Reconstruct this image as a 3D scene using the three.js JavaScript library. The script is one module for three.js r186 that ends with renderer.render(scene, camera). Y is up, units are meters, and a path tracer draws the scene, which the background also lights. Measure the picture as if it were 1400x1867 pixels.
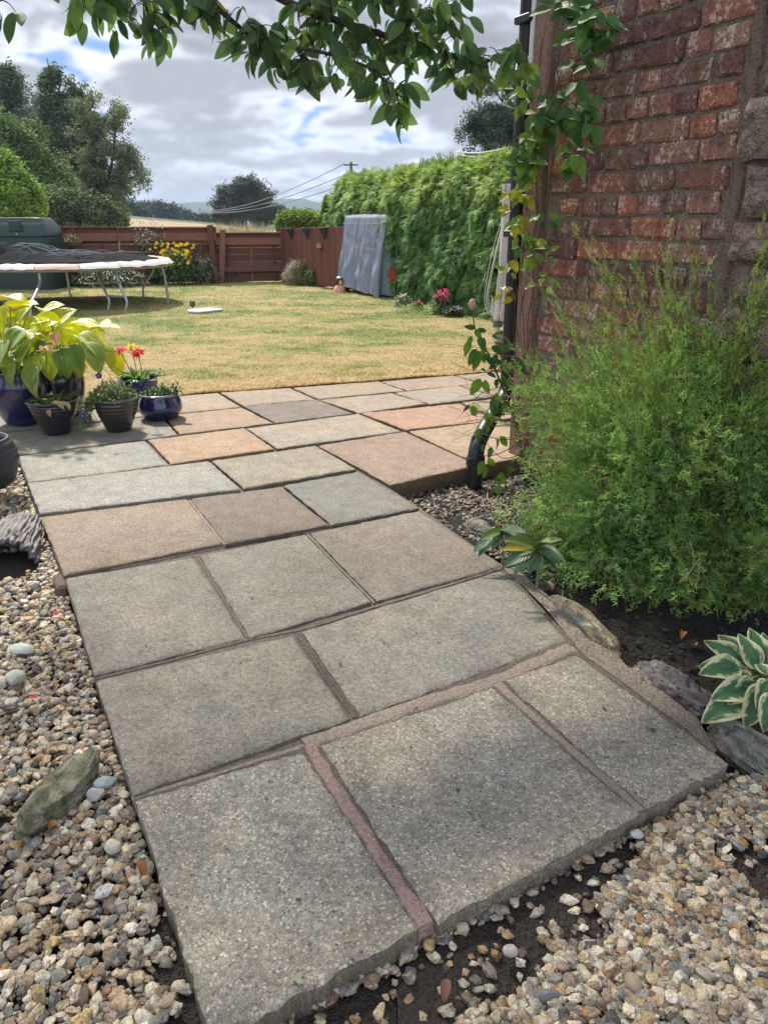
import * as THREE from 'three';
import { mergeGeometries } from 'three/addons/utils/BufferGeometryUtils.js';
import { RoundedBoxGeometry } from 'three/addons/geometries/RoundedBoxGeometry.js';
import { createNoise2D, createNoise3D } from 'simplex-noise';

// ---------- camera, sky, sun, exposure ----------
const H = 1.1, F = 1400, CX = 700, CY = 933.5, PITCH = Math.atan((CY - 405) / F);
const scene = new THREE.Scene();
const camera = new THREE.PerspectiveCamera(67.38, 767 / 1024, 0.03, 6000);
camera.position.set(0, H, 0);
camera.rotation.x = -PITCH;
scene.add(camera);
const renderer = new THREE.WebGLRenderer({ antialias: true });
renderer.setSize(767, 1024);
renderer.toneMapping = THREE.LinearToneMapping;
renderer.toneMappingExposure = 1.52;
renderer.shadowMap.enabled = true;
scene.fog = new THREE.FogExp2(new THREE.Color(0.6, 0.76, 1.0), 0.00045);

function mulberry(a) { return () => { a |= 0; a = a + 0x6D2B79F5 | 0; let t = Math.imul(a ^ a >>> 15, 1 | a); t = t + Math.imul(t ^ t >>> 7, 61 | t) ^ t; return ((t ^ t >>> 14) >>> 0) / 4294967296; }; }
let rnd = mulberry(7);
const R = (a, b) => a + (b - a) * rnd();
const pick = (a) => a[Math.floor(rnd() * a.length)];
const n2 = createNoise2D(mulberry(11)), n3 = createNoise3D(mulberry(12));
function fbm(x, y, o = 4) { let s = 0, a = 0.5; for (let i = 0; i < o; i++) { s += a * n2(x, y); x = x * 2.03 + 5.1; y = y * 2.03 - 3.7; a *= 0.5; } return s; }
function fbm3(x, y, z, o = 3) { let s = 0, a = 0.5; for (let i = 0; i < o; i++) { s += a * n3(x, y, z); x *= 2.03; y *= 2.03; z *= 2.03; a *= 0.5; } return s; }
const sst = THREE.MathUtils.smoothstep, lerp = THREE.MathUtils.lerp, clamp = THREE.MathUtils.clamp;

const SUN = new THREE.Vector3(-0.36, 0.95, -0.70).normalize();
{
  const W = 2048, HH = 1024, data = new Float32Array(W * HH * 4);
  for (let j = 0; j < HH; j++) {
    const el = ((j + 0.5) / HH - 0.5) * Math.PI, y = Math.sin(el), ch = Math.cos(el);
    for (let i = 0; i < W; i++) {
      const az = ((i + 0.5) / W - 0.5) * 2 * Math.PI, x = Math.cos(az) * ch, z = Math.sin(az) * ch;
      let r, g, b;
      if (y < -0.01) { r = 0.2; g = 0.21; b = 0.18; } else {
        const yy = Math.max(y, 0), k = 1.55 / (yy + 0.17);
        let cx = x * k + 3.1, cz = z * k * 1.15 + 1.7;
        const wx = 0.22 * fbm(cx * 0.9, cz * 0.9, 2), wz = 0.22 * fbm(cx * 0.9 + 40, cz * 0.9, 2);
        const big = fbm(cx * 0.75 + wx, cz * 0.75 + wz, 5), det = fbm(cx * 3.2 + wx * 2, cz * 3.2 + wz * 2, 5);
        const t = big + 0.34 * det + 0.05;                       // thickness of the cloud deck
        const thick = sst(t, -0.34, 0.3), blue = sst(-t, 0.24, 0.46) * 0.85;
        const rim = sst(t, -0.36, -0.08) * (1 - sst(t, -0.08, 0.2));
        const puff = 0.5 + 0.5 * clamp(det * 1.6, -1, 1);
        const lo = lerp(0.24, 0.42, puff);
        let br = lerp(0.62, lo, thick) + 0.3 * rim * puff;
        r = br * 0.93; g = br * 0.985; b = br * 1.12;
        r = lerp(r, 0.16, blue); g = lerp(g, 0.32, blue); b = lerp(b, 0.62, blue);
        const hz = 1 - sst(yy, 0.0, 0.16);
        r = lerp(r, 0.52, hz * 0.5); g = lerp(g, 0.58, hz * 0.5); b = lerp(b, 0.68, hz * 0.5);
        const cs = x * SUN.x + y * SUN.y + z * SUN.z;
        const away = 0.5 - 0.5 * (x * SUN.x + z * SUN.z) / Math.hypot(SUN.x, SUN.z), gl = 1 + 0.55 * Math.pow(Math.max(cs, 0), 14) + 0.95 * away * away;   // front-lit clouds opposite the sun, boosted further to add fill in the shade
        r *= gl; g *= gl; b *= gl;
      }
      const o = (j * W + i) * 4; data[o] = r; data[o + 1] = g; data[o + 2] = b; data[o + 3] = 1;
    }
  }
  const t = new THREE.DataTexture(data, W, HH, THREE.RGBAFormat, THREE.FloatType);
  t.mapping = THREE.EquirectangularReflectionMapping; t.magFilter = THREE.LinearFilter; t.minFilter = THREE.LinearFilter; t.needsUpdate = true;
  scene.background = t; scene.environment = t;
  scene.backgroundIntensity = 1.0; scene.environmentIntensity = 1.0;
}
const sun = new THREE.DirectionalLight(new THREE.Color(1, 0.93, 0.82), 4.9);
sun.position.copy(SUN).multiplyScalar(60); sun.castShadow = true; sun.shadow.radius = 6.5;
sun.shadow.mapSize.set(4096, 4096);
Object.assign(sun.shadow.camera, { left: -30, right: 30, top: 30, bottom: -30, near: 1, far: 160 });
scene.add(sun); scene.add(sun.target);

// ---------- helpers ----------
const cpi = Math.cos(PITCH), spi = Math.sin(PITCH), V = (x, y, z) => new THREE.Vector3(x, y, z);
function ray(px, py) { const x = (px - CX) / F, y = -(py - CY) / F; return [x, y * cpi - spi, -y * spi - cpi]; }
function G(px, py, y0 = 0) { const r = ray(px, py), t = (y0 - H) / r[1]; return V(r[0] * t, y0, r[2] * t); }
function P(px, py, Z) { const r = ray(px, py), t = -Z / r[2]; return V(r[0] * t, H + r[1] * t, -Z); }
const names = {};
function numbered(n) { const k = names[n] = (names[n] ?? -1) + 1; return k ? `${n}_${String(k).padStart(3, '0')}` : n; }
function shade(o) { o.castShadow = true; o.receiveShadow = true; return o; }
function mesh(name, geo, mat, parent) { const m = shade(new THREE.Mesh(geo, mat)); m.name = name; if (parent) parent.add(m); return m; }
function tag(o, label, category, group) { o.name = numbered(o.name); o.userData = { ...o.userData, label, category }; if (group) o.userData.group = group; scene.add(o); return o; }
function thing(name, label, category, pos, group) { const o = new THREE.Group(); o.name = name; if (pos) o.position.copy(pos); return tag(o, label, category, group); }
function struct(name, geo, mat) { const o = geo ? mesh(name, geo, mat) : new THREE.Group(); o.name = name; o.userData.kind = 'structure'; scene.add(o); return o; }
const C = (r, g, b) => new THREE.Color(r, g, b);
function M(r, g, b, rough = 0.8, o = {}) { return new THREE.MeshStandardMaterial({ color: C(r, g, b), roughness: rough, side: THREE.DoubleSide, ...o }); }
function MP(r, g, b, rough = 0.8, o = {}) { return new THREE.MeshPhysicalMaterial({ color: C(r, g, b), roughness: rough, side: THREE.DoubleSide, ...o }); }
function leafMat(r, g, b, tr = 0.4, rough = 0.75, o = {}) { return MP(r, g, b, rough, { transmission: tr, thickness: 0, ior: 1.35, ...o }); }
function inst(name, geo, mat, mats, cols, parent, stuff = true) {
  const m = shade(new THREE.InstancedMesh(geo, mat, mats.length)); m.name = name;
  mats.forEach((x, i) => m.setMatrixAt(i, x));
  if (cols) cols.forEach((c, i) => m.setColorAt(i, c));
  if (stuff) m.userData.kind = 'stuff';
  if (parent) parent.add(m); return m;
}
const _x = V(0, 0, 0), _y = V(0, 0, 0), _z = V(0, 0, 0);
function basis(pos, dir, up, s = 1, sx = s) {   // local +z runs along dir, local +y near up
  _z.copy(dir).normalize(); _x.crossVectors(up, _z); if (_x.lengthSq() < 1e-6) _x.set(1, 0, 0).cross(_z); _x.normalize(); _y.crossVectors(_z, _x);
  return new THREE.Matrix4().makeBasis(_x.clone().multiplyScalar(sx), _y.clone().multiplyScalar(s), _z.clone().multiplyScalar(s)).setPosition(pos);
}
function put(o, m) { o.matrix.copy(m); o.matrix.decompose(o.position, o.quaternion, o.scale); return o; }
function rdir(y0 = -1, y1 = 1) { const y = R(y0, y1), a = R(0, 6.2832), c = Math.sqrt(Math.max(0, 1 - y * y)); return V(Math.cos(a) * c, y, Math.sin(a) * c); }
function geo(pos, idx, uv, col) {
  const g = new THREE.BufferGeometry(); g.setAttribute('position', new THREE.Float32BufferAttribute(pos, 3));
  g.setAttribute('uv', new THREE.Float32BufferAttribute(uv ?? new Array(pos.length / 3 * 2).fill(0), 2));
  if (col) g.setAttribute('color', new THREE.Float32BufferAttribute(col, 3));
  g.setIndex(idx); g.computeVertexNormals(); return g;
}
function sweep(pts, r0, r1 = r0, sides = 7, cap = true) {   // tapered tube through points
  const cv = new THREE.CatmullRomCurve3(pts), n = Math.max(2, (pts.length - 1) * (pts.length > 2 ? 5 : 1)), pos = [], idx = [], uv = [];
  let N = V(0, 1, 0); const t0 = cv.getTangent(0); if (Math.abs(t0.y) > 0.9) N.set(1, 0, 0);
  const len = cv.getLength();
  for (let i = 0; i <= n; i++) {
    const t = i / n, p = cv.getPoint(t), T = cv.getTangent(t); N.sub(T.clone().multiplyScalar(N.dot(T))).normalize(); const B = T.clone().cross(N);
    const r = typeof r0 === 'function' ? r0(t) : lerp(r0, r1, t);
    for (let k = 0; k <= sides; k++) { const a = k / sides * 6.28319, c = Math.cos(a) * r, s = Math.sin(a) * r; pos.push(p.x + N.x * c + B.x * s, p.y + N.y * c + B.y * s, p.z + N.z * c + B.z * s); uv.push(k / sides * r * 6.28, t * len); }
  }
  for (let i = 0; i < n; i++) for (let k = 0; k < sides; k++) { const a = i * (sides + 1) + k, b = a + sides + 1; idx.push(a, b, a + 1, a + 1, b, b + 1); }
  if (cap) for (const e of [0, n]) { const p = cv.getPoint(e / n), c = pos.length / 3; pos.push(p.x, p.y, p.z); uv.push(0, 0); for (let k = 0; k < sides; k++) { const a = e * (sides + 1) + k; e ? idx.push(c, a + 1, a) : idx.push(c, a, a + 1); } }
  return geo(pos, idx, uv);
}
function leafGeo({ L = 0.1, W = 0.05, fold = 0.25, curl = 0.3, nl = 7, nw = 4, wave = 0, ribs = 0, a = 0.85, tip = 1, col = null, stalk = 0 }) {   // blade from the origin along +z
  const pos = [], idx = [], uv = [], cs = [];
  for (let i = 0; i <= nl; i++) {
    const t = i / nl, w = W * 0.5 * Math.pow(Math.sin(Math.PI * Math.pow(t, a)), 0.8) * (1 - 0.25 * tip * t) + 0.0004;
    const th = curl * t, z = L * (curl ? Math.sin(th) / curl : t), y = -L * (curl ? (1 - Math.cos(th)) / curl : 0);
    for (let k = 0; k <= nw; k++) {
      const u = k / nw * 2 - 1, x = u * w;
      const d = Math.abs(x) * fold + wave * Math.sin(t * 9 + u * 2) * Math.abs(u) * L + ribs * Math.cos(u * 15) * Math.sin(Math.PI * t) * L;
      pos.push(x, y + d * Math.cos(th), z + d * Math.sin(th)); uv.push(u * 0.5 + 0.5, t);
      if (col) { const c = col(u, t); cs.push(c.r, c.g, c.b); }
    }
  }
  for (let i = 0; i < nl; i++) for (let k = 0; k < nw; k++) { const p = i * (nw + 1) + k, q = p + nw + 1; idx.push(p, q, p + 1, p + 1, q, q + 1); }
  return geo(pos, idx, uv, col ? cs : null);
}
function chamfer(w, h, d, c, j = 0) {   // box with chamfered edges, uv in metres
  const pos = [], uv = [], X = [w / 2, h / 2, d / 2], q = {};
  const off = [rnd(), rnd()];
  const vert = (s, ax) => {
    const key = s.join() + ax; if (q[key]) return q[key];
    const p = [0, 1, 2].map((k) => s[k] * (X[k] - (k === ax ? 0 : c)) + (j ? R(-j, j) : 0)); return q[key] = p;
  };
  const put3 = (a, b, e, n) => {
    const ab = b.map((v, k) => v - a[k]), ae = e.map((v, k) => v - a[k]);
    const cr = [ab[1] * ae[2] - ab[2] * ae[1], ab[2] * ae[0] - ab[0] * ae[2], ab[0] * ae[1] - ab[1] * ae[0]];
    const f = cr[0] * n[0] + cr[1] * n[1] + cr[2] * n[2] < 0 ? [a, e, b] : [a, b, e];
    const m = n.map(Math.abs), ax = m.indexOf(Math.max(...m));
    for (const v of f) { pos.push(...v); uv.push(off[0] + (ax === 0 ? v[2] : v[0]), off[1] + (ax === 1 ? v[2] : v[1])); }
  };
  const S = [-1, 1];
  for (let ax = 0; ax < 3; ax++) {
    const [a, b] = [0, 1, 2].filter((k) => k !== ax);
    for (const s of S) {
      const mk = (sa, sb) => { const r = [0, 0, 0]; r[ax] = s; r[a] = sa; r[b] = sb; return vert(r, ax); }, n = [0, 0, 0]; n[ax] = s;
      put3(mk(-1, -1), mk(1, -1), mk(1, 1), n); put3(mk(-1, -1), mk(1, 1), mk(-1, 1), n);
    }
    for (const sa of S) for (const sb of S) {   // edges along ax
      const mk = (s, f) => { const r = [0, 0, 0]; r[ax] = s; r[a] = sa; r[b] = sb; return vert(r, f); }, n = [0, 0, 0]; n[a] = sa; n[b] = sb * 0.99;
      put3(mk(-1, a), mk(1, a), mk(1, b), n); put3(mk(-1, a), mk(1, b), mk(-1, b), n);
    }
  }
  for (const s0 of S) for (const s1 of S) for (const s2 of S) put3(vert([s0, s1, s2], 0), vert([s0, s1, s2], 1), vert([s0, s1, s2], 2), [s0, s1 * 0.99, s2 * 0.98]);
  const g = new THREE.BufferGeometry(); g.setAttribute('position', new THREE.Float32BufferAttribute(pos, 3)); g.setAttribute('uv', new THREE.Float32BufferAttribute(uv, 2)); g.computeVertexNormals(); return g;
}
const box = (w, h, d, x = 0, y = 0, z = 0, c = 0.004) => chamfer(w, h, d, Math.min(c, w / 4, h / 4, d / 4)).translate(x, y, z);
function merge(list) { return mergeGeometries(list.map((g) => { const k = g.index ? g.toNonIndexed() : g; for (const a of Object.keys(k.attributes)) if (!['position', 'normal', 'uv', 'color'].includes(a)) k.deleteAttribute(a); return k; })); }

// ---------- textures ----------
function tex(N, fn, srgb = true, wrap = true) {
  const d = new Uint8Array(N * N * 4);
  for (let j = 0; j < N; j++) for (let i = 0; i < N; i++) { const c = fn(i, j), o = (j * N + i) * 4; for (let k = 0; k < 3; k++) { const v = clamp(Array.isArray(c) ? c[k] : c, 0, 1); d[o + k] = 255 * (srgb ? (v <= 0.0031308 ? v * 12.92 : 1.055 * Math.pow(v, 1 / 2.4) - 0.055) : v); } d[o + 3] = 255; }
  const t = new THREE.DataTexture(d, N, N); t.wrapS = t.wrapT = THREE.RepeatWrapping; t.magFilter = THREE.LinearFilter; t.minFilter = THREE.LinearMipmapLinearFilter; t.generateMipmaps = true;
  if (srgb) t.colorSpace = THREE.SRGBColorSpace; t.needsUpdate = true; return t;
}
// noise that wraps: sampled on a torus blend
function wrapN(N, f, oct, seed = 0) {
  const a = new Float32Array(N * N);
  for (let j = 0; j < N; j++) for (let i = 0; i < N; i++) {
    const u = i / N, v = j / N, s = (x, y) => fbm(x * f + seed, y * f + seed * 1.7, oct);
    a[j * N + i] = (s(u, v) * (1 - u) * (1 - v) + s(u - 1, v) * u * (1 - v) + s(u, v - 1) * (1 - u) * v + s(u - 1, v - 1) * u * v) / Math.sqrt((1 - u) ** 2 * (1 - v) ** 2 + u * u * (1 - v) ** 2 + (1 - u) ** 2 * v * v + u * u * v * v);
  }
  return a;
}
function rep(t, k) { const c = t.clone(); c.repeat.set(k, k); c.needsUpdate = true; return c; }
const NT = 1024, rt = mulberry(77);
const nzA = wrapN(NT, 9, 4, 1), nzB = wrapN(NT, 40, 3, 9), nzC = wrapN(NT, 150, 2, 21);
function flecked(count, rmin, rmax, tone) {   // stone chips in a cement face: colour and height
  const col = new Float32Array(NT * NT), hgt = new Float32Array(NT * NT);
  for (let i = 0; i < NT * NT; i++) { col[i] = 0.46 + 0.1 * nzA[i] + 0.2 * nzB[i] + 0.26 * nzC[i] + (rt() - 0.5) * 0.3; hgt[i] = 0.4 + 0.2 * nzB[i] + 0.2 * nzC[i]; }
  for (let k = 0; k < count; k++) {
    const cx = rt() * NT, cy = rt() * NT, dens = nzA[(cy | 0) * NT + (cx | 0)]; if (rt() > 0.62 + dens * 0.7) continue;
    const r = rmin + (rmax - rmin) * Math.pow(rt(), 2.4), e = 0.6 + rt() * 0.7, an = rt() * 3.14, ca = Math.cos(an), sa = Math.sin(an), v = tone(rt());
    for (let y = -Math.ceil(r * 1.4); y <= r * 1.4; y++) for (let x = -Math.ceil(r * 1.4); x <= r * 1.4; x++) {
      const a = (x * ca + y * sa) / r, b = (-x * sa + y * ca) / (r * e), d = a * a + b * b; if (d > 1) continue;
      const o = (((cy + y + NT) | 0) % NT) * NT + (((cx + x + NT) | 0) % NT), w = Math.min(1, (1 - d) * 3); col[o] = lerp(col[o], v, w); hgt[o] = lerp(hgt[o], 0.75, w * 0.8);
    }
  }
  return [col, hgt];
}
const [fa, fah] = flecked(42000, 0.9, 3.7, (t) => t < 0.66 ? 0.72 + t * 0.42 : 0.16 + (t - 0.66)), [fs, fsh] = flecked(30000, 0.8, 2.5, (t) => t < 0.42 ? 0.95 : 0.2);
const T = {
  agg: tex(NT, (i, j) => { const v = fa[j * NT + i]; return [v, v * 0.985, v * 0.945]; }), aggH: tex(NT, (i, j) => fah[j * NT + i], false),
  sand: tex(NT, (i, j) => { const v = fs[j * NT + i] * 1.12; return [v, v * 0.99, v * 0.97]; }), sandH: tex(NT, (i, j) => fsh[j * NT + i], false),
  grit: tex(512, (i, j) => { const o = j * 2 * NT + i * 2; return 0.75 + 0.3 * nzB[o] + 0.3 * nzC[o] + (rt() - 0.5) * 0.25; }), gritH: tex(512, (i, j) => { const o = j * 2 * NT + i * 2; return 0.5 + 0.3 * nzA[o] + 0.4 * nzB[o] + 0.35 * nzC[o]; }, false),
  rock: tex(512, (i, j) => { const o = j * 2 * NT + i * 2; return 0.72 + 0.5 * nzA[o] + 0.28 * nzB[o] + 0.2 * nzC[o]; }), rockH: tex(512, (i, j) => { const o = j * 2 * NT + i * 2; return 0.5 + 0.6 * nzA[o] + 0.4 * nzB[o] + 0.2 * nzC[o]; }, false),
  brick: tex(NT, (i, j) => { const o = j * NT + i, a = nzA[o], b = nzB[o], c = nzC[o]; const salt = sst(a * 0.75 + b * 0.8 + c * 0.6, 0.2, 0.5), dk = sst(b - a * 0.8, 0.15, 0.5); let v = [0.35 + 0.18 * b + 0.13 * c, 0.165 + 0.09 * b + 0.07 * c, 0.122 + 0.06 * b]; v = v.map((x, k) => lerp(x, [0.68, 0.59, 0.53][k], salt * 0.8)); return v.map((x, k) => lerp(x, [0.07, 0.045, 0.04][k], dk * 0.7)); }),
  brickH: tex(NT, (i, j) => { const o = j * NT + i; return 0.5 + 0.35 * nzA[o] + 0.35 * nzB[o] + 0.2 * nzC[o]; }, false),
  wood: tex(512, (i, j) => { const g = fbm(i * 0.006, j * 0.09, 4), h = fbm(i * 0.02 + 9, j * 0.4, 2); return 0.78 + 0.4 * g + 0.25 * h; }), woodH: tex(512, (i, j) => 0.5 + 0.5 * fbm(i * 0.01 + 9, j * 0.2, 3), false),
  hostaH: tex(256, (i, j) => { const u = Math.abs(i / 255 - 0.5) * 2, v = j / 255; return 0.5 + 0.3 * Math.cos(u * 46 * (1 - 0.25 * v)) + 0.25 * fbm(i * 0.05, j * 0.05, 3); }, false),
  hosta: tex(256, (i, j) => { const u = Math.abs(i / 255 - 0.5) * 2, v = j / 255; const l = 0.86 + 0.1 * Math.cos(u * 46 * (1 - 0.25 * v)) + 0.1 * fbm(i * 0.02, j * 0.02, 3), sp = sst(fbm(i * 0.06 + 9, j * 0.06, 3), 0.42, 0.55) * 0.35; return [l * (1 + 0.1 * sp), l * (1 - sp * 0.4), l * (1 - sp)]; }),
  leaf: tex(256, (i, j) => { const u = Math.abs(i / 255 - 0.5) * 2, v = j / 255; const mid = 1 - sst(u, 0.02, 0.07); const vein = Math.pow(0.5 + 0.5 * Math.cos((v * 1.0 - u * 0.28) * 60), 8) * 0.6; return [0.82 + 0.18 * Math.max(mid, vein) + 0.1 * fbm(i * 0.03, j * 0.03), 0.86 + 0.14 * Math.max(mid, vein) + 0.08 * fbm(i * 0.03, j * 0.03), 0.78 + 0.2 * mid]; }),
  leafH: tex(256, (i, j) => { const u = Math.abs(i / 255 - 0.5) * 2, v = j / 255; return 0.5 + 0.3 * Math.cos((v - u * 0.28) * 60) * (1 - u * 0.5) - 0.5 * (1 - sst(u, 0.0, 0.08)); }, false),
};

// ---------- terrain ----------
const FENCE_Z = -15.2;
function groundY(x, z) {
  const d = -z; let y = -0.1;
  if (d > 16.5) {
    const t = sst(d, 16.5, 100), side = clamp(0.55 + (-20 - x) * 0.085 * Math.min(1, d / 60), -0.5, 3.2);
    y = lerp(-0.1, side, t) + 0.05 * n2(x * 0.05, z * 0.05) * t;
    if (d > 110) y = lerp(y, -1.5, sst(d, 110, 240));
  }
  return y;
}
function sheet(xs, zs, fy, col, uvk = 1) {
  const pos = [], idx = [], uv = [], cs = [], nx = xs.length;
  for (const z of zs) for (const x of xs) { pos.push(x, fy(x, z), z); uv.push(x * uvk, z * uvk); if (col) { const c = col(x, z); cs.push(c.r, c.g, c.b); } }
  for (let j = 0; j < zs.length - 1; j++) for (let i = 0; i < nx - 1; i++) { const a = j * nx + i, b = a + nx; idx.push(a, b, a + 1, a + 1, b, b + 1); }
  return geo(pos, idx, uv, col ? cs : null);
}
const steps = (a, b, n, p = 1) => Array.from({ length: n + 1 }, (_, i) => { const t = i / n; return a + (b - a) * Math.sign(t) * Math.pow(Math.abs(t), p); });
{
  const ax = [-1400, -800, -400, -200, ...steps(-120, 120, 60), 200, 400, 800, 1400];
  const az = [600, 300, 100, 40, 15, 5, 0, -5, -10, -14, -16, ...steps(-17, -130, 45), -160, -200, -240, -300, -400, -700, -1200, -1750];
  const cDry = C(0.42, 0.3, 0.17), cGr = C(0.07, 0.1, 0.03), cSoil = C(0.05, 0.038, 0.03);
  struct('ground', sheet(ax, az, groundY, (x, z) => {
    if (z > -16) return cSoil; const e = n2(x * 0.1, z * 0.1) * 3, c = cGr.clone();
    const f = sst(-z, 19, 24) * (1 - sst(-z + e, 104, 108)) * (1 - sst(x + (-z) * 0.08 + e * 0.6, -3, 2));
    return c.lerp(cDry, f);
  }, 0.5), M(1, 1, 1, 0.95, { vertexColors: true, map: T.grit, bumpMap: T.gritH, bumpScale: 0.03 }));
  // wooded hills far off
  const hill = (x, z) => {
    const d = -z, u = x / d; let y = -4;
    const bump = (u0, w, d0, dw, h) => h * Math.exp(-(((u - u0) / w) ** 2)) * Math.exp(-(((d - d0) / dw) ** 2));
    y += bump(-0.12, 0.075, 1150, 260, 24) + bump(-0.08, 0.05, 1150, 260, 9) + bump(-0.235, 0.09, 1150, 260, 24) + bump(0.05, 0.1, 1150, 240, 12) + bump(-0.42, 0.16, 900, 260, 26) + bump(0.35, 0.2, 900, 240, 22);
    y += 2.2 * Math.max(0, y + 4) / 25 * (fbm(x * 0.03, z * 0.03, 4));
    return y;
  };
  struct('hills', sheet(steps(-900, 700, 220), steps(-520, -1700, 46), hill, null, 0.02), M(0.022, 0.045, 0.03, 0.95));
}

// ---------- paving ----------
const mSlab = {};
function slabMat(kind, rgb) { const k = kind + rgb.join(); return mSlab[k] ??= M(...rgb, 0.86, { vertexColors: true, map: T[kind], bumpMap: T[kind + 'H'], bumpScale: kind === 'agg' ? 0.0035 : 0.002 }); }
const slabs = [];
function slab(pts, top, kind, rgb, o = {}) {   // corners: back left, back right, front right, front left
  const q = pts.map(([x, y]) => G(x, y, top)), th = o.th ?? 0.055, inset = o.inset ?? 0.0018;
  const cen = q.reduce((s, p) => s.add(p), V(0, 0, 0)).multiplyScalar(0.25);
  for (const p of q) { const d = cen.clone().sub(p), l = d.length(); p.addScaledVector(d, inset * 1.4 / l); }
  const W = q[0].distanceTo(q[1]), D = q[0].distanceTo(q[3]), e = 0.009;
  const axis = (len) => { const a = [0, 0.004 / len, 0.011 / len, 0.028 / len], n = o.riven ? 64 : 22; const r = [...a]; for (let i = 1; i < n; i++) r.push(lerp(a[3], 1 - a[3], i / n)); return [...r, ...a.map((v) => 1 - v).reverse()]; };
  const us = axis(W), vs = axis(D), pos = [], uv = [], col = [], idx = [], sd = R(0, 100), jit = o.jit ?? 0.0022, rel = o.rel ?? 0.0012, ang = Math.atan2(q[1].z - q[0].z, q[1].x - q[0].x), ca = Math.cos(ang), sa = Math.sin(ang), ox = rnd(), oz = rnd();
  const tilt = [R(-0.0035, 0.0035), R(-0.0035, 0.0035)];
  const at = (u, v) => {
    const p = q[0].clone().multiplyScalar((1 - u) * (1 - v)).addScaledVector(q[1], u * (1 - v)).addScaledVector(q[2], u * v).addScaledVector(q[3], (1 - u) * v);
    const du = Math.min(u, 1 - u) * W, dv = Math.min(v, 1 - v) * D, d = Math.min(du, dv), w = Math.exp(-d / 0.03);
    p.x += jit * w * (n2(p.x * 9 + sd, p.z * 9) + 0.6 * n2(p.x * 30, p.z * 30 + sd)); p.z += jit * w * (n2(p.x * 9, p.z * 9 + sd + 50) + 0.6 * n2(p.x * 30 + sd, p.z * 30));
    const hyp = Math.hypot(Math.max(0, e - du), Math.max(0, e - dv)) / e, bev = 0.0045 * Math.min(1, hyp) ** 2 * (1 + 0.8 * n2(p.x * 20 + sd, p.z * 20));
    p.y = top - bev + rel * fbm(p.x * 7 + sd, p.z * 7, 4) * 2 + (u - 0.5) * tilt[0] + (v - 0.5) * tilt[1];
    if (o.riven) { const h = fbm(p.x * 3.2 + p.z * 1.1, p.z * 5 - p.x * 2, 4) * 4; p.y += o.riven * (Math.floor(h) + sst(h - Math.floor(h), 0.7, 1) ) * 0.5 * Math.min(1, d / 0.03); }
    if (o.chip) { const c = o.chip(u, v); p.y -= c; }
    return [p, d];
  };
  for (const v of vs) for (const u of us) {
    const [p, d] = at(u, v); pos.push(p.x, p.y, p.z); uv.push((p.x * ca + p.z * sa) / 0.9 + ox, (-p.x * sa + p.z * ca) / 0.9 + oz);
    const st = 1 + 0.13 * fbm(p.x * 2.6 + sd, p.z * 2.6, 3) + 0.16 * fbm(p.x * 9, p.z * 9 + sd, 3), edge = 1 - 0.14 * Math.exp(-d / 0.025) * (0.8 + 0.9 * n2(p.x * 8, p.z * 8 + 3 * sd)), gr = 0.06 * fbm(p.x * 1.7 - sd, p.z * 1.7, 2), k = st * edge;
    col.push(k * (1 + gr * (o.warm ?? 1)), k, k * (1 - gr * 1.2));
  }
  const nu = us.length, nv = vs.length;
  for (let j = 0; j < nv - 1; j++) for (let i = 0; i < nu - 1; i++) { const a = j * nu + i, b = a + nu; idx.push(a, b, a + 1, a + 1, b, b + 1); }
  const loop = []; for (let i = 0; i < nu; i++) loop.push(i); for (let j = 1; j < nv; j++) loop.push(j * nu + nu - 1); for (let i = nu - 2; i >= 0; i--) loop.push((nv - 1) * nu + i); for (let j = nv - 2; j >= 0; j--) loop.push(j * nu);
  const s0 = pos.length / 3;
  loop.forEach((a, i) => { for (const [dy, dk] of [[0.0005, 0.75], [th * 0.5, 0.55], [th, 0.45]]) { const y = pos[a * 3 + 1] - dy, k = 0.004 * n2(i * 0.3, dy * 60 + sd) * (dy > 0.001 ? 1 : 0); pos.push(pos[a * 3] + k, y, pos[a * 3 + 2] + k); uv.push(i * 0.03, dy); col.push(dk, dk * 0.97, dk * 0.88); } });
  for (let i = 0; i < loop.length - 1; i++) for (let k = 0; k < 2; k++) { const a = s0 + i * 3 + k, b = a + 3; idx.push(a, a + 1, b, b, a + 1, b + 1); }
  slabs.push(mesh('flagstone', geo(pos, idx, uv, col), slabMat(kind, rgb), paving)); slabs.at(-1).userData.label = o.label;
  return slabs.at(-1);
}
const paving = struct('pavement');
const cGrey = [0.34, 0.335, 0.3], cSand = [0.4, 0.34, 0.27], cPink = [0.5, 0.345, 0.255], cBrown = [0.31, 0.255, 0.215], cPale = [0.45, 0.415, 0.35], cOr = [0.58, 0.41, 0.27], cBlu = [0.33, 0.34, 0.32];
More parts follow.
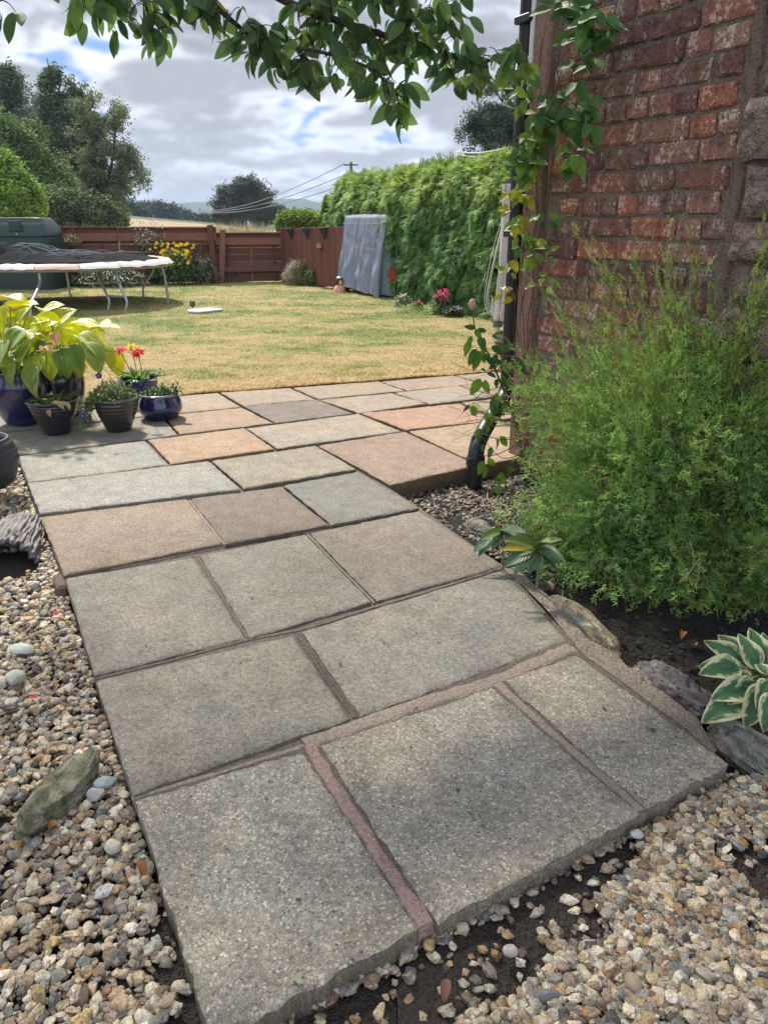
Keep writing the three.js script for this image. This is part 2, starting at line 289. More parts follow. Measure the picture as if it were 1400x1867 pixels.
// near rows
slab([[245, 1457], [553, 1366], [764, 1692], [388, 1905]], 0, 'agg', [0.61, 0.55, 0.46], { rel: 0.0024, riven: 0.0026, jit: 0.0035, th: 0.06, label: 'rough split-faced flagstone nearest the camera', chip: (u, v) => 0.007 * sst(u, 0.72, 0.98) * (1 - sst(v, 0.03, 0.2)) * (0.6 + 0.4 * n2(u * 9, v * 9)) });
slab([[582, 1356], [899, 1251], [1168, 1483], [796, 1684]], 0, 'agg', [0.61, 0.55, 0.46], { jit: 0.003, th: 0.06 });
slab([[918, 1240], [1050, 1192], [1333, 1392], [1180, 1474]], 0.0, 'agg', [0.57, 0.51, 0.425], { jit: 0.003, th: 0.06 });
slab([[174, 1239], [535, 1156], [638, 1310], [242, 1450]], 0.002, 'sand', [0.41, 0.37, 0.31], {});
slab([[549, 1151], [917, 1038], [1037, 1166], [657, 1306]], 0.0, 'sand', [0.455, 0.415, 0.355], { jit: 0.003 });
slab([[120, 1053], [354, 1014], [449, 1163], [172, 1233]], 0.003, 'sand', [0.405, 0.37, 0.315], {});
slab([[363, 1011], [558, 974], [678, 1098], [456, 1162]], 0.004, 'sand', [0.40, 0.365, 0.31], {});
slab([[565, 972], [764, 930], [920, 1030], [686, 1096]], 0.003, 'sand', [0.37, 0.315, 0.265], {});
slab([[72, 938], [342, 909], [408, 990], [117, 1047]], 0.012, 'sand', [0.41, 0.32, 0.245], {});
slab([[346, 907], [513, 887], [602, 957], [412, 991]], 0.012, 'sand', [0.3, 0.24, 0.195], { label: 'dark brown sandy flagstone with worn surface' });
slab([[517, 884], [652, 858], [765, 925], [605, 958]], 0.012, 'sand', [0.3, 0.29, 0.25], {});
// the sunny patio
slab([[50, 881], [382, 840], [440, 890], [73, 935]], 0.028, 'sand', [0.46, 0.44, 0.395], { label: 'long pale grey flagstone standing proud of its row' });
slab([[386, 839], [576, 812], [651, 855], [444, 889]], 0.014, 'sand', [0.43, 0.38, 0.30], {});
slab([[580, 811], [738, 786], [872, 848], [712, 884]], 0.014, 'sand', [0.44, 0.32, 0.245], { th: 0.09 });
slab([[745, 785], [905, 766], [1040, 818], [876, 847]], 0.014, 'sand', [0.55, 0.40, 0.27], { th: 0.09 });
slab([[34, 831], [265, 803], [308, 847], [51, 879]], 0.016, 'sand', [0.44, 0.43, 0.39], {});
slab([[270, 801], [446, 780], [501, 818], [312, 845]], 0.014, 'sand', [0.58, 0.4, 0.26], {});
slab([[449, 780], [654, 754], [732, 786], [506, 817]], 0.014, 'sand', [0.5, 0.43, 0.34], {});
slab([[658, 753], [836, 734], [905, 765], [741, 784]], 0.014, 'sand', [0.58, 0.37, 0.26], {});
slab([[840, 733], [1020, 714], [1110, 742], [910, 764]], 0.014, 'sand', [0.5, 0.38, 0.28], {});
slab([[14, 788], [294, 757], [325, 793], [33, 829]], 0.014, 'sand', [0.42, 0.38, 0.33], {});
slab([[298, 757], [442, 742], [499, 771], [328, 792]], 0.014, 'sand', [0.52, 0.38, 0.27], {});
slab([[446, 741], [579, 728], [644, 753], [503, 771]], 0.014, 'sand', [0.3, 0.245, 0.21], { label: 'dark brown flagstone among the pale ones by the lawn' });
slab([[583, 728], [714, 716], [780, 736], [656, 753]], 0.014, 'sand', [0.5, 0.41, 0.31], {});
slab([[718, 716], [835, 703], [905, 722], [784, 736]], 0.014, 'sand', [0.5, 0.42, 0.34], {});
slab([[839, 703], [960, 690], [1030, 711], [910, 722]], 0.014, 'sand', [0.48, 0.36, 0.27], {});
slab([[-40, 792], [-60, 757], [180, 735], [200, 765]].map((p, i, a) => a[[1, 2, 3, 0][i]]), 0.014, 'sand', [0.42, 0.39, 0.34], {});
slab([[184, 735], [398, 716], [440, 741], [204, 765]], 0.014, 'sand', [0.52, 0.42, 0.32], {});
slab([[402, 716], [529, 707], [576, 727], [445, 740]], 0.014, 'sand', [0.5, 0.4, 0.31], {});
slab([[533, 707], [690, 695], [740, 712], [581, 727]], 0.014, 'sand', [0.5, 0.39, 0.29], {});
slab([[694, 695], [826, 684], [880, 699], [744, 712]], 0.014, 'sand', [0.5, 0.37, 0.28], {});
slab([[830, 684], [960, 673], [1020, 688], [884, 699]], 0.014, 'sand', [0.5, 0.4, 0.31], {});
{   // lichen and blown crumbs on the flagstones
  const blob = (n, r, seed) => { const pos = [0, 0.0012, 0], idx = []; for (let i = 0; i < n; i++) { const a = i / n * 6.2832, q = r * (0.75 + 0.5 * n2(Math.cos(a) * 1.7 + seed, Math.sin(a) * 1.7)); pos.push(Math.cos(a) * q, 0, Math.sin(a) * q); idx.push(0, 1 + (i + 1) % n, 1 + i); } return geo(pos, idx); };
  const mL = M(0.5, 0.49, 0.34, 0.95, { map: T.grit }), mD = M(0.13, 0.12, 0.075, 0.95, { map: T.grit });
  [[1265, 1416, 0.016, mL], [540, 1783, 0.013, mL], [1190, 1330, 0.009, mD], [545, 1640, 0.006, mD], [760, 1290, 0.008, mD], [1100, 1290, 0.007, mD], [1135, 1352, 0.006, mD], [835, 1440, 0.007, mD], [880, 1505, 0.005, mD], [352, 1010, 0.007, mD], [460, 1090, 0.005, mD], [232, 1140, 0.004, mD], [700, 1170, 0.005, mD], [620, 1210, 0.006, mD]].forEach(([x, y, r, m], i) => { const p = G(x, y, 0.0055); mesh('lichen_spot', blob(14, r, i * 3.1).translate(p.x, p.y, p.z), m, paving); });
  const cg = new THREE.IcosahedronGeometry(0.5, 0), ms = [], cs = []; for (let k = 0; k < 900; k++) { const px = R(60, 1250), py = R(700, 1700), p = G(px, py, 0.004); if (py > 1235 + (px - 300) * 0.0 && (px < 180 + (py - 1240) * 0.33 || py > 1870 - px * 0.33)) continue; if (px > 700 + (py - 880) * 1.2 || px < 60 + (py - 800) * 0.3) continue; const s = 0.0012 + 0.0035 * Math.pow(rnd(), 4); p.y = (py < 1040 ? 0.016 : 0.0045) + s * 0.2; ms.push(new THREE.Matrix4().compose(p, new THREE.Quaternion().setFromEuler(new THREE.Euler(R(0, 6), R(0, 6), 0)), V(s * R(1, 2), s * 0.6, s))); cs.push(C(0.1, 0.08, 0.06).multiplyScalar(R(0.5, 2.4))); }
  inst('crumbs', cg, M(1, 1, 1, 0.95), ms, cs, paving);
}
// bed under the joints
function polyFlat(pts, y, mat, name, parent, uvk = 1.5) {
  const s = new THREE.Shape(pts.map((p) => new THREE.Vector2(p.x, -p.z))), g = new THREE.ShapeGeometry(s); g.rotateX(-Math.PI / 2); g.translate(0, y, 0);
  const a = g.attributes.position, uv = []; for (let i = 0; i < a.count; i++) uv.push(a.getX(i) * uvk, a.getZ(i) * uvk); g.setAttribute('uv', new THREE.Float32BufferAttribute(uv, 2)); return mesh(name, g, mat, parent);
}
const mJoint = M(0.2, 0.16, 0.13, 0.95, { map: T.grit, bumpMap: T.gritH, bumpScale: 0.01 }), mMort = M(0.4, 0.315, 0.26, 0.95, { map: T.grit, bumpMap: T.gritH, bumpScale: 0.008 });
polyFlat([[20, 800], [72, 940], [118, 1055], [176, 1240], [246, 1470], [395, 1885], [765, 1690], [1165, 1485], [1325, 1392], [1130, 1230], [1040, 1165], [920, 1035], [765, 926], [700, 884], [870, 846], [1040, 816], [1110, 740], [960, 676], [400, 720], [-55, 760]].map((p) => G(...p, -0.006)), -0.006, mJoint, 'joint_bed', paving);
function fillet(line, w0, y, name = 'mortar', mat = mMort) {   // rough raked mortar along a joint
  const pts = line.map(([a, b]) => G(a, b, y)), cv = new THREE.CatmullRomCurve3(pts, false, 'catmullrom', 0.1), n = Math.ceil(cv.getLength() / 0.012), pos = [], idx = [], uv = [], K = 6, sd = R(0, 99);
  for (let i = 0; i <= n; i++) {
    const t = i / n, p = cv.getPointAt(t), T0 = cv.getTangentAt(t), nx = -T0.z, nz = T0.x, L = t * cv.getLength();
    for (let k = 0; k <= K; k++) { const u = k / K * 2 - 1, w = w0 * (1 + 0.25 * n2(L * 14, sd + Math.sign(u) * 3)), h = -0.012 * Math.pow(Math.abs(u), 7) + 0.0022 * fbm(L * 40, u * 2 + sd, 3); pos.push(p.x + nx * u * w, y + h, p.z + nz * u * w); uv.push(u * w * 1.5, L * 1.5); }
  }
  for (let i = 0; i < n; i++) for (let k = 0; k < K; k++) { const a = i * (K + 1) + k, b = a + K + 1; idx.push(a, a + 1, b, b, a + 1, b + 1); }
  const e0 = pos.length / 3; for (let k = 0; k <= K; k++) { const a = (n * (K + 1) + k) * 3; pos.push(pos[a], pos[a + 1], pos[a + 2], pos[a], pos[a + 1] - 0.06, pos[a + 2]); uv.push(k * 0.01, 0, k * 0.01, 0.09); } for (let k = 0; k < K; k++) { const a = e0 + k * 2; idx.push(a, a + 1, a + 2, a + 2, a + 1, a + 3); }
  return mesh(name, geo(pos, idx, uv), mat, paving);
}
fillet([[566, 1356], [605, 1424], [664, 1514], [723, 1604], [777, 1684]], 0.0185, -0.0025, 'mortar', M(0.44, 0.3, 0.255, 0.95, { map: T.grit, bumpMap: T.gritH, bumpScale: 0.008 }));
fillet([[240, 1454], [400, 1408], [556, 1358]], 0.009, -0.004);
fillet([[556, 1356], [640, 1326], [760, 1284], [905, 1238], [985, 1204], [1040, 1178]], 0.03, -0.003);
fillet([[908, 1245], [1000, 1330], [1090, 1405], [1169, 1476]], 0.0145, -0.0025);
fillet([[542, 1154], [598, 1240], [648, 1308]], 0.0105, -0.003, 'mortar', M(0.16, 0.125, 0.1, 0.95, { map: T.grit, bumpMap: T.gritH, bumpScale: 0.008 }));
const mGroove = M(0.23, 0.185, 0.15, 0.95, { map: T.grit, bumpMap: T.gritH, bumpScale: 0.008 });
fillet([[172, 1237], [300, 1206], [450, 1166], [560, 1145], [690, 1104], [800, 1072], [918, 1034]], 0.0075, -0.0025, 'mortar', mGroove);
fillet([[118, 1050], [240, 1028], [410, 995], [500, 978], [605, 962]], 0.009, -0.001, 'mortar', mMort);
fillet([[360, 1012], [405, 1085], [452, 1162]], 0.0055, -0.003, 'mortar', mGroove);
fillet([[561, 973], [620, 1035], [682, 1098]], 0.006, 0.001, 'mortar', M(0.3, 0.25, 0.2, 0.95, { map: T.grit, bumpMap: T.gritH, bumpScale: 0.006 }));
fillet([[344, 909], [376, 950], [410, 992]], 0.006, 0.008, 'mortar', M(0.36, 0.27, 0.21, 0.95, { map: T.grit }));
// mortar haunch that holds the right edge of the path
{
  const inn = [[918, 1036], [985, 1100], [1040, 1166], [1062, 1192], [1130, 1240], [1210, 1300], [1302, 1364]], out = [[952, 1044], [1024, 1110], [1092, 1174], [1142, 1203], [1206, 1253], [1268, 1298], [1310, 1362]];
  const a = new THREE.CatmullRomCurve3(inn.map((p) => G(...p, -0.004))), b = new THREE.CatmullRomCurve3(out.map((p) => G(...p, -0.03))), pos = [], idx = [], uv = [], n = 70, K = 8;
  for (let i = 0; i <= n; i++) for (let k = 0; k <= K; k++) { const t = i / n, u = k / K, p = a.getPoint(t).lerp(b.getPoint(t), u * (1 + 0.18 * n2(t * 9, 4) * u)); p.y = -0.004 - 0.07 * Math.pow(Math.max(0, u - 0.55) / 0.45, 2) - 0.02 * sst(t, 0.9, 1) + 0.008 * fbm(p.x * 16, p.z * 16, 3) * Math.min(1, u * 4); pos.push(p.x, p.y, p.z); uv.push(p.x * 1.5, p.z * 1.5); }
  for (let i = 0; i < n; i++) for (let k = 0; k < K; k++) { const p = i * (K + 1) + k, q = p + K + 1; idx.push(p, p + 1, q, q, p + 1, q + 1); }
  mesh('mortar', geo(pos, idx, uv), M(0.35, 0.285, 0.23, 0.95, { map: T.grit, bumpMap: T.gritH, bumpScale: 0.012 }), paving);
}

// ---------- lawn ----------
const lawnNear = [G(-400, 772, 0), G(-60, 757, 0), G(180, 734, 0), G(400, 714.5, 0), G(690, 693.5, 0), G(960, 671.5, 0), G(1250, 645, 0)];
function nearZ(x) { for (let i = 0; i < lawnNear.length - 1; i++) { const a = lawnNear[i], b = lawnNear[i + 1]; if (x <= b.x || i === lawnNear.length - 2) return a.z + (b.z - a.z) * clamp((x - a.x) / (b.x - a.x), 0, 1); } }
function lawnTone(x, z) {   // 0 green .. 1 parched
  const e = nearZ(x) - z; let t = 0.45 + 0.75 * fbm(x * 0.55, z * 0.8, 3) + 0.6 * fbm(x * 2.1 + 7, z * 2.4, 3) + 0.38 * Math.exp(-e / 0.7) + 0.22 * (1 - sst(e, 0.5, 3.4));
  t += 0.25 * fbm(x * 5 + 3, z * 6, 2); t -= 0.25 * Math.exp(-(((x + 3.6) / 1.6) ** 2 + ((z + 9.2) / 0.9) ** 2)); return clamp(t, 0, 1);
}
const lawnGreen = C(0.22, 0.285, 0.07), lawnMid = C(0.45, 0.41, 0.15), lawnDry = C(0.62, 0.45, 0.23);
function lawnCol(t) { return t < 0.5 ? lawnGreen.clone().lerp(lawnMid, t * 2) : lawnMid.clone().lerp(lawnDry, t * 2 - 1); }
{
  const pos = [], idx = [], uv = [], cs = [], nx = 150, nz = 120;
  for (let j = 0; j <= nz; j++) for (let i = 0; i <= nx; i++) {
    const x = lerp(-11, 4.2, i / nx), z0 = nearZ(x), z = lerp(z0, -16.6, Math.pow(j / nz, 1.5)), y = 0.004 + 0.012 * fbm(x * 1.3, z * 1.3, 3) - (j === 0 ? 0.03 : 0) + 0.008 * sst(j, 0, 4);
    pos.push(x, y, z + (j < 2 ? 0.03 * fbm(x * 5, 1, 3) - 0.02 : 0)); uv.push(x * 1.6, z * 1.6); const c = lawnCol(lawnTone(x, z)).multiplyScalar(0.8 + 0.2 * fbm(x * 7, z * 7, 2)); cs.push(c.r, c.g, c.b);
  }
  for (let j = 0; j < nz; j++) for (let i = 0; i < nx; i++) { const a = j * (nx + 1) + i, b = a + nx + 1; idx.push(a, b, a + 1, a + 1, b, b + 1); }
  struct('lawn', geo(pos, idx, uv, cs), M(1, 1, 1, 0.95, { vertexColors: true, map: T.grit, bumpMap: T.gritH, bumpScale: 0.012 }));
  const tuft = merge(Array.from({ length: 7 }, () => { const g = leafGeo({ L: R(0.022, 0.042), W: 0.0042, fold: 0, curl: R(0.2, 1.1), nl: 2, nw: 1, a: 0.5 }); g.rotateX(-R(0.5, 1.5)); g.rotateY(R(0, 6.28)); g.translate(R(-0.02, 0.02), 0, R(-0.02, 0.02)); return g; }));
  const ms = [], cols = [];
  for (let k = 0; k < 95000; k++) {
    const x = R(-9, 3.2), z0 = nearZ(x), z = z0 + 0.03 - (12) * Math.pow(rnd(), 1.8); if (z < -16.4) continue; if (x / -z < -0.55) continue;
    const t = clamp(lawnTone(x, z) + R(-0.3, 0.3), 0, 1), far = 1 + 0.5 * sst(-z, 7, 14); const c = lawnCol(t).multiplyScalar(R(0.75, 1.3));
    ms.push(new THREE.Matrix4().compose(V(x, 0.006 + 0.012 * fbm(x * 1.3, z * 1.3, 3), z), new THREE.Quaternion().setFromEuler(new THREE.Euler(0, R(0, 6.28), 0)), V(far, R(0.5, 1.15) * (0.7 + 0.5 * (1 - t)), far))); cols.push(c);
  }
  const gr = inst('grass', tuft, leafMat(1, 1, 1, 0.25, 0.85), ms, cols, null); tag(gr, 'short dry patchy lawn grass between patio and fence', 'grass');
}

// ---------- gravel and soil ----------
const inPoly = (p, a) => { let c = false; for (let i = 0, j = a.length - 1; i < a.length; j = i++) if ((a[i].z > p.z) !== (a[j].z > p.z) && p.x < (a[j].x - a[i].x) * (p.z - a[i].z) / (a[j].z - a[i].z) + a[i].x) c = !c; return c; };
const GY = -0.038, poly = (l, y = GY) => l.map(([a, b]) => G(a, b, y));
const bedL = poly([[-60, 762], [12, 795], [48, 882], [69, 938], [114, 1052], [168, 1238], [237, 1458], [255, 1520], [303, 1650], [330, 1745], [372, 1890], [380, 2250], [-900, 2250], [-600, 1200], [-300, 770]]);
const bedF = poly([[372, 1925], [500, 1848], [767, 1712], [1000, 1592], [1180, 1492], [1335, 1402], [1400, 1425], [1560, 1500], [1900, 1800], [1900, 2400], [372, 2400]]);
const bedR = poly([[700, 884], [860, 848], [1000, 840], [1040, 900], [1030, 985], [985, 1010], [930, 1030], [905, 1015], [765, 930]], -0.06);
const soilP = poly([[920, 1030], [985, 1000], [1040, 880], [1250, 860], [1900, 900], [1900, 1520], [1560, 1510], [1400, 1440], [1330, 1400], [1285, 1320], [1130, 1215], [1040, 1130]], -0.06);
{
  const mS = M(0.075, 0.056, 0.045, 0.92, { map: T.grit, bumpMap: T.gritH, bumpScale: 0.03 });
  const soilSheet = (name, x0, x1, z0, z1, y, amp, m, n = 90) => struct(name, sheet(steps(x0, x1, n), steps(z0, z1, n), (x, z) => y + amp * fbm(x * 4, z * 4, 3) + amp * 0.5 * fbm(x * 22, z * 22, 3), null, 1.5), m);
  soilSheet('gravel_bed', -3, 0.02, 0.6, -4.4, GY - 0.02, 0.01, mS, 130);
  soilSheet('gravel_border', 0.021, 2.4, 0.6, -1.27, GY - 0.012, 0.012, mS, 110);
  soilSheet('soil_bed', 0.021, 2.4, -1.271, -4.2, -0.066, 0.025, M(0.022, 0.018, 0.016, 0.9, { map: T.grit, bumpMap: T.gritH, bumpScale: 0.05 }), 120);
  const clod = new THREE.IcosahedronGeometry(0.5, 1); { const a = clod.attributes.position; for (let i = 0; i < a.count; i++) { const k = 1 + 0.4 * n3(a.getX(i) * 3, a.getY(i) * 3, a.getZ(i) * 3); a.setXYZ(i, a.getX(i) * k, a.getY(i) * k, a.getZ(i) * k); } clod.computeVertexNormals(); }
  const ms = [], cs = []; for (let k = 0; k < 6000; k++) { const p = V(R(0.3, 2.2), 0, R(-1.1, -3.6)); if (!inPoly(p, soilP)) continue; const s = 0.004 + 0.016 * Math.pow(rnd(), 3); p.y = -0.064 + 0.025 * fbm(p.x * 4, p.z * 4, 3) + s * 0.2; ms.push(new THREE.Matrix4().compose(p, new THREE.Quaternion().setFromEuler(new THREE.Euler(R(0, 6), R(0, 6), 0)), V(s, s * R(0.5, 1), s * R(0.7, 1.3)))); cs.push(C(0.024, 0.019, 0.016).multiplyScalar(R(0.6, 2))); }
  tag(inst('soil_crumbs', clod, M(1, 1, 1, 0.95), ms, cs, null), 'dark crumbly soil in the bed under the green shrub', 'soil');
  // gravel
  const stoneGeo = (s) => {
    const g = new THREE.IcosahedronGeometry(0.5, 2), a = g.attributes.position, sh = R(0, 99), planes = Array.from({ length: s ? 9 : 4 }, () => [rdir(), R(0.27, 0.42)]);
    for (let i = 0; i < a.count; i++) { const v = V(a.getX(i), a.getY(i), a.getZ(i)); v.multiplyScalar(1 + 0.3 * n3(v.x * 2 + sh, v.y * 2, v.z * 2) + 0.1 * n3(v.x * 6, v.y * 6 + sh, v.z * 6)); for (const [n, d] of planes) { const e = v.dot(n) - d; if (e > 0) v.addScaledVector(n, -e * 0.96); } a.setXYZ(i, v.x, v.y, v.z); }
    const uv = []; for (let i = 0; i < a.count; i++) uv.push(a.getX(i) * 0.08 + sh, (a.getZ(i) + a.getY(i) * 0.7) * 0.08);
    g.setAttribute('uv', new THREE.Float32BufferAttribute(uv, 2));
    const m = mergeV(g); m.computeVertexNormals(); return s && rnd() < 0.45 ? (() => { const k = m.toNonIndexed(); k.computeVertexNormals(); return k; })() : m;
  };
  const pal = [[0.6, 0.48, 0.33, 5], [0.72, 0.63, 0.49, 6], [0.44, 0.41, 0.36, 4], [0.44, 0.32, 0.21, 4], [0.25, 0.18, 0.13, 3], [0.22, 0.22, 0.215, 2.4], [0.74, 0.69, 0.59, 3.4], [0.46, 0.27, 0.14, 1], [0.56, 0.42, 0.2, 0.8], [0.11, 0.1, 0.1, 1], [0.36, 0.32, 0.26, 4], [0.42, 0.31, 0.25, 2]];
  const tot = pal.reduce((s, p) => s + p[3], 0), stoneCol = () => { let t = rnd() * tot; for (const p of pal) { t -= p[3]; if (t < 0) return C(p[0] * 1.03, p[1] * 0.99, p[2] * 0.93).multiplyScalar(R(0.75, 1.25)); } return C(0.4, 0.35, 0.3); };
  const mStone = M(1, 1, 1, 0.62, { map: T.rock, bumpMap: T.rockH, bumpScale: 0.004 });
  const kinds = Array.from({ length: 9 }, (_, i) => stoneGeo(i % 3));
  function gravel(label, pol, nTot, y0, s0, s1, keep, dim = 1) {
    const xs = pol.map((p) => p.x), zs = pol.map((p) => p.z), x0 = Math.max(-2.6, Math.min(...xs)), x1 = Math.min(1.9, Math.max(...xs)), z0 = Math.min(...zs), z1 = Math.min(-0.35, Math.max(...zs));
    const lists = kinds.map(() => [[], []]);
    for (let k = 0; k < nTot; k++) {
      const p = V(R(x0, x1), 0, R(z0, z1)); if (!inPoly(p, pol)) continue; if (p.x / (-p.z + 0.35) < -0.95 || p.x / (-p.z + 0.3) > 0.64) continue; const kp = keep ? keep(p) : 1; if (rnd() > kp) continue;
      const s = rnd() < 0.22 ? R(0.005, 0.011) : lerp(s0, s1, Math.pow(rnd(), 1.9)), L = rnd() * Math.min(1, kp * 1.2); p.y = y0 + 0.006 * fbm(p.x * 5, p.z * 5, 2) + s * 0.22 + L * 0.014;
      const i = Math.floor(rnd() * kinds.length); lists[i][0].push(new THREE.Matrix4().compose(p, new THREE.Quaternion().setFromEuler(new THREE.Euler(R(-0.5, 0.5), R(0, 6.28), R(-0.5, 0.5))), V(s * R(0.9, 1.5), s * R(0.5, 0.85), s * R(0.75, 1.1)))); lists[i][1].push(stoneCol().multiplyScalar(dim));
    }
    const g = new THREE.Group(); g.name = 'gravel'; g.userData.kind = 'stuff';
    lists.forEach(([m, c], i) => m.length && inst('pebbles', kinds[i], mStone, m, c, g));
    return tag(g, label, 'gravel');
  }
  const edgeF = [[385, 1905], [767, 1702], [1170, 1490], [1335, 1395]].map((p) => G(...p, GY));
  const distLine = (p, l) => { let m = 9; for (let i = 0; i < l.length - 1; i++) { const a = l[i], b = l[i + 1], t = clamp(((p.x - a.x) * (b.x - a.x) + (p.z - a.z) * (b.z - a.z)) / ((b.x - a.x) ** 2 + (b.z - a.z) ** 2), 0, 1); m = Math.min(m, Math.hypot(p.x - a.x - t * (b.x - a.x), p.z - a.z - t * (b.z - a.z))); } return m; };
  const edgeL = [[172, 1237], [242, 1457], [303, 1650], [365, 1867], [385, 1905]].map((p) => G(...p, GY));
  const logAt = G(0, 1012, 0); logAt.y = 0;
  gravel('mixed tan and grey gravel left of the path', bedL, 112000, GY - 0.016, 0.012, 0.029, (p) => p.distanceTo(logAt) < 0.135 ? 0 : 1 - 0.93 * (1 - sst(distLine(p, edgeL) + 0.03 * n2(p.x * 9, p.z * 9), 0.012, 0.055)) * sst(p.z, -1.15, -0.95));
  gravel('mixed tan and grey gravel in front of the path', bedF, 38000, GY - 0.01, 0.012, 0.027, (p) => {
    const d = distLine(p, edgeF), n = fbm(p.x * 5 + 3, p.z * 5, 2), w = lerp(0.2, 0.055, sst(p.x, 0.22, 0.55)); const bare = 1 - sst(d + 0.09 * n, w * 0.75, w * 1.15), corner = 1.15 * Math.exp(-(((p.x - 0.71) / 0.085) ** 2 + ((p.z + 1.11) / 0.14) ** 2));
    return clamp(1 - 0.955 * Math.max(bare, corner) + 0.16 * (d < 0.03 ? 1 : 0), 0.03, 1);
  });
  gravel('small dark gravel round the foot of the drainpipe', bedR, 11000, -0.075, 0.011, 0.023, null, 0.55);
}
function mergeV(g) { // weld by position
  const a = g.attributes.position, map = new Map(), id = [], pos = [], uv = []; const u = g.attributes.uv;
  for (let i = 0; i < a.count; i++) { const k = `${a.getX(i).toFixed(4)},${a.getY(i).toFixed(4)},${a.getZ(i).toFixed(4)}`; let n = map.get(k); if (n === undefined) { n = pos.length / 3; map.set(k, n); pos.push(a.getX(i), a.getY(i), a.getZ(i)); uv.push(u ? u.getX(i) : 0, u ? u.getY(i) : 0); } id.push(n); }
  return geo(pos, id, uv);
}

// ---------- house corner ----------
const WC = V(0.642, 0, -3.74), WD = V(0.471, 0, 0.882).normalize(), WN = V(-WD.z, 0, WD.x);   // along the wall towards the camera; outward
const wallM = new THREE.Matrix4().makeBasis(WD, V(0, 1, 0), WN.clone().multiplyScalar(1)).setPosition(WC);
const house = thing('brick_house', 'red brick house wall with stone blocks at the right edge', 'house');
house.applyMatrix4(wallM);
{
  rnd = mulberry(31);
  const mMortar = M(0.34, 0.27, 0.22, 0.95, { map: T.grit, bumpMap: T.gritH, bumpScale: 0.012 });
  const core = merge([box(3.2, 5, 0.3, 1.6, 2.4, -0.165, 0.005), box(0.3, 5, 4, 0.155, 2.4, -2.3, 0.005)]);
  const wall = mesh('wall', core, mMortar, house);
  mesh('eave', merge([box(3.6, 0.2, 0.5, 1.5, 5.0, -0.02, 0.01)]), M(0.6, 0.58, 0.54, 0.7), house);
  const tints = [[1, 1, 1], [0.82, 0.78, 0.78], [1.1, 1.0, 0.95], [0.62, 0.6, 0.64], [1.12, 1.22, 1.15], [0.95, 0.8, 0.75], [0.72, 0.82, 0.78], [1.2, 0.95, 0.8]].map((t) => M(...t, 0.9, { map: T.brick, bumpMap: T.brickH, bumpScale: 0.008 }));
  const CO = 0.0835, LEN = 0.232, HD = 0.112, J = 0.0135;
  const gs = Array.from({ length: 8 }, () => chamfer(LEN - J, CO - J, 0.05, 0.0085, 0.0045)), gh = Array.from({ length: 5 }, () => chamfer(HD - J, CO - J, 0.05, 0.0085, 0.0045)), gq = Array.from({ length: 3 }, () => chamfer(0.16 - J, CO - J, 0.05, 0.007, 0.003));
  let row = 0;
  for (let y = -0.05; y < 3.4; y += CO, row++) {
    let s = 0.125 + [0, 0.055, 0.1, 0.02][row % 4]; const end = 1.09 + 0.035 * n2(row * 0.7, 3) + (row % 2 ? 0.02 : -0.02);
    let i = row;
    while (s < end - 0.05) {
      const left = end - s; let L = (row % 4 === 2 || rnd() < 0.22) ? HD : LEN; if (left < 0.15) L = HD; else if (left < 0.2) L = 0.16; if (L === LEN && left < LEN + 0.02 && left < LEN - 0.03) L = HD;
      const g = L === HD ? pick(gh) : L === 0.16 ? pick(gq) : pick(gs);
      const b = mesh('brick', g, pick(tints), wall); b.position.set(s + L / 2, y + CO / 2 + R(-0.003, 0.003), -0.0245 + R(-0.005, 0.005)); b.rotation.z = R(-0.02, 0.02); b.rotation.y = R(-0.03, 0.03); b.rotation.x = R(-0.05, 0.05); s += L; i++;
    }
  }
  // sandstone corner jamb
  const qm = [M(0.4, 0.235, 0.18, 0.9, { map: T.grit, bumpMap: T.gritH, bumpScale: 0.004 }), M(0.43, 0.26, 0.205, 0.9, { map: T.grit, bumpMap: T.gritH, bumpScale: 0.004 })];
  let qy = -0.06, k = 0; while (qy < 4.8) { const h = R(0.4, 0.62), q = mesh('quoin', box(0.118, h - 0.004, 0.2, 0.056, qy + h / 2, -0.078, 0.012), qm[k++ % 2], house); q.userData.label = 'smooth sandstone corner block'; qy += h; }
  // rough stone blocks
  const block = (w, h, d) => {
    const nx = Math.max(4, Math.round(w / 0.022)), ny = Math.max(4, Math.round(h / 0.022)), g = new THREE.BoxGeometry(w, h, d, nx, ny, 4), a = g.attributes.position, sd = R(0, 99);
    for (let i = 0; i < a.count; i++) {
      let x = a.getX(i), y = a.getY(i), z = a.getZ(i); const fx = 1 - Math.abs(x) / (w / 2), fy = 1 - Math.abs(y) / (h / 2), ed = Math.min(fx * w, fy * h) / 2, rd = Math.max(0, 1 - ed / 0.03);
      const f = fbm3(x * 5 + sd, y * 9, z * 5, 4), lay = 0.5 * n2(x * 2.2 + sd, y * 34);
      if (z > 0) z += 0.011 * f + 0.02 * lay * (0.5 + f) + 0.014 * Math.round(2.5 * n3(x * 5, y * 9 + sd, 2)) / 2.5 - 0.02 * rd * rd * rd; x += 0.012 * n3(x * 6, y * 8 + sd, z * 6); y += 0.01 * n3(x * 6 + sd, y * 8, z * 6 + 9); x *= 1 - 0.02 * rd * (1 - Math.min(1, fy * 3)); a.setXYZ(i, x, y, z);
    }
    const uv = []; for (let i = 0; i < a.count; i++) uv.push(a.getX(i) * 1.6 + sd, a.getY(i) * 1.6 + a.getZ(i)); g.setAttribute('uv', new THREE.Float32BufferAttribute(uv, 2)); g.computeVertexNormals(); return g;
  };
  const sm = [[0.44, 0.31, 0.25], [0.5, 0.37, 0.3], [0.4, 0.29, 0.24], [0.46, 0.36, 0.29]].map((c) => M(...c, 0.95, { map: T.rock, bumpMap: T.rockH, bumpScale: 0.02 }));
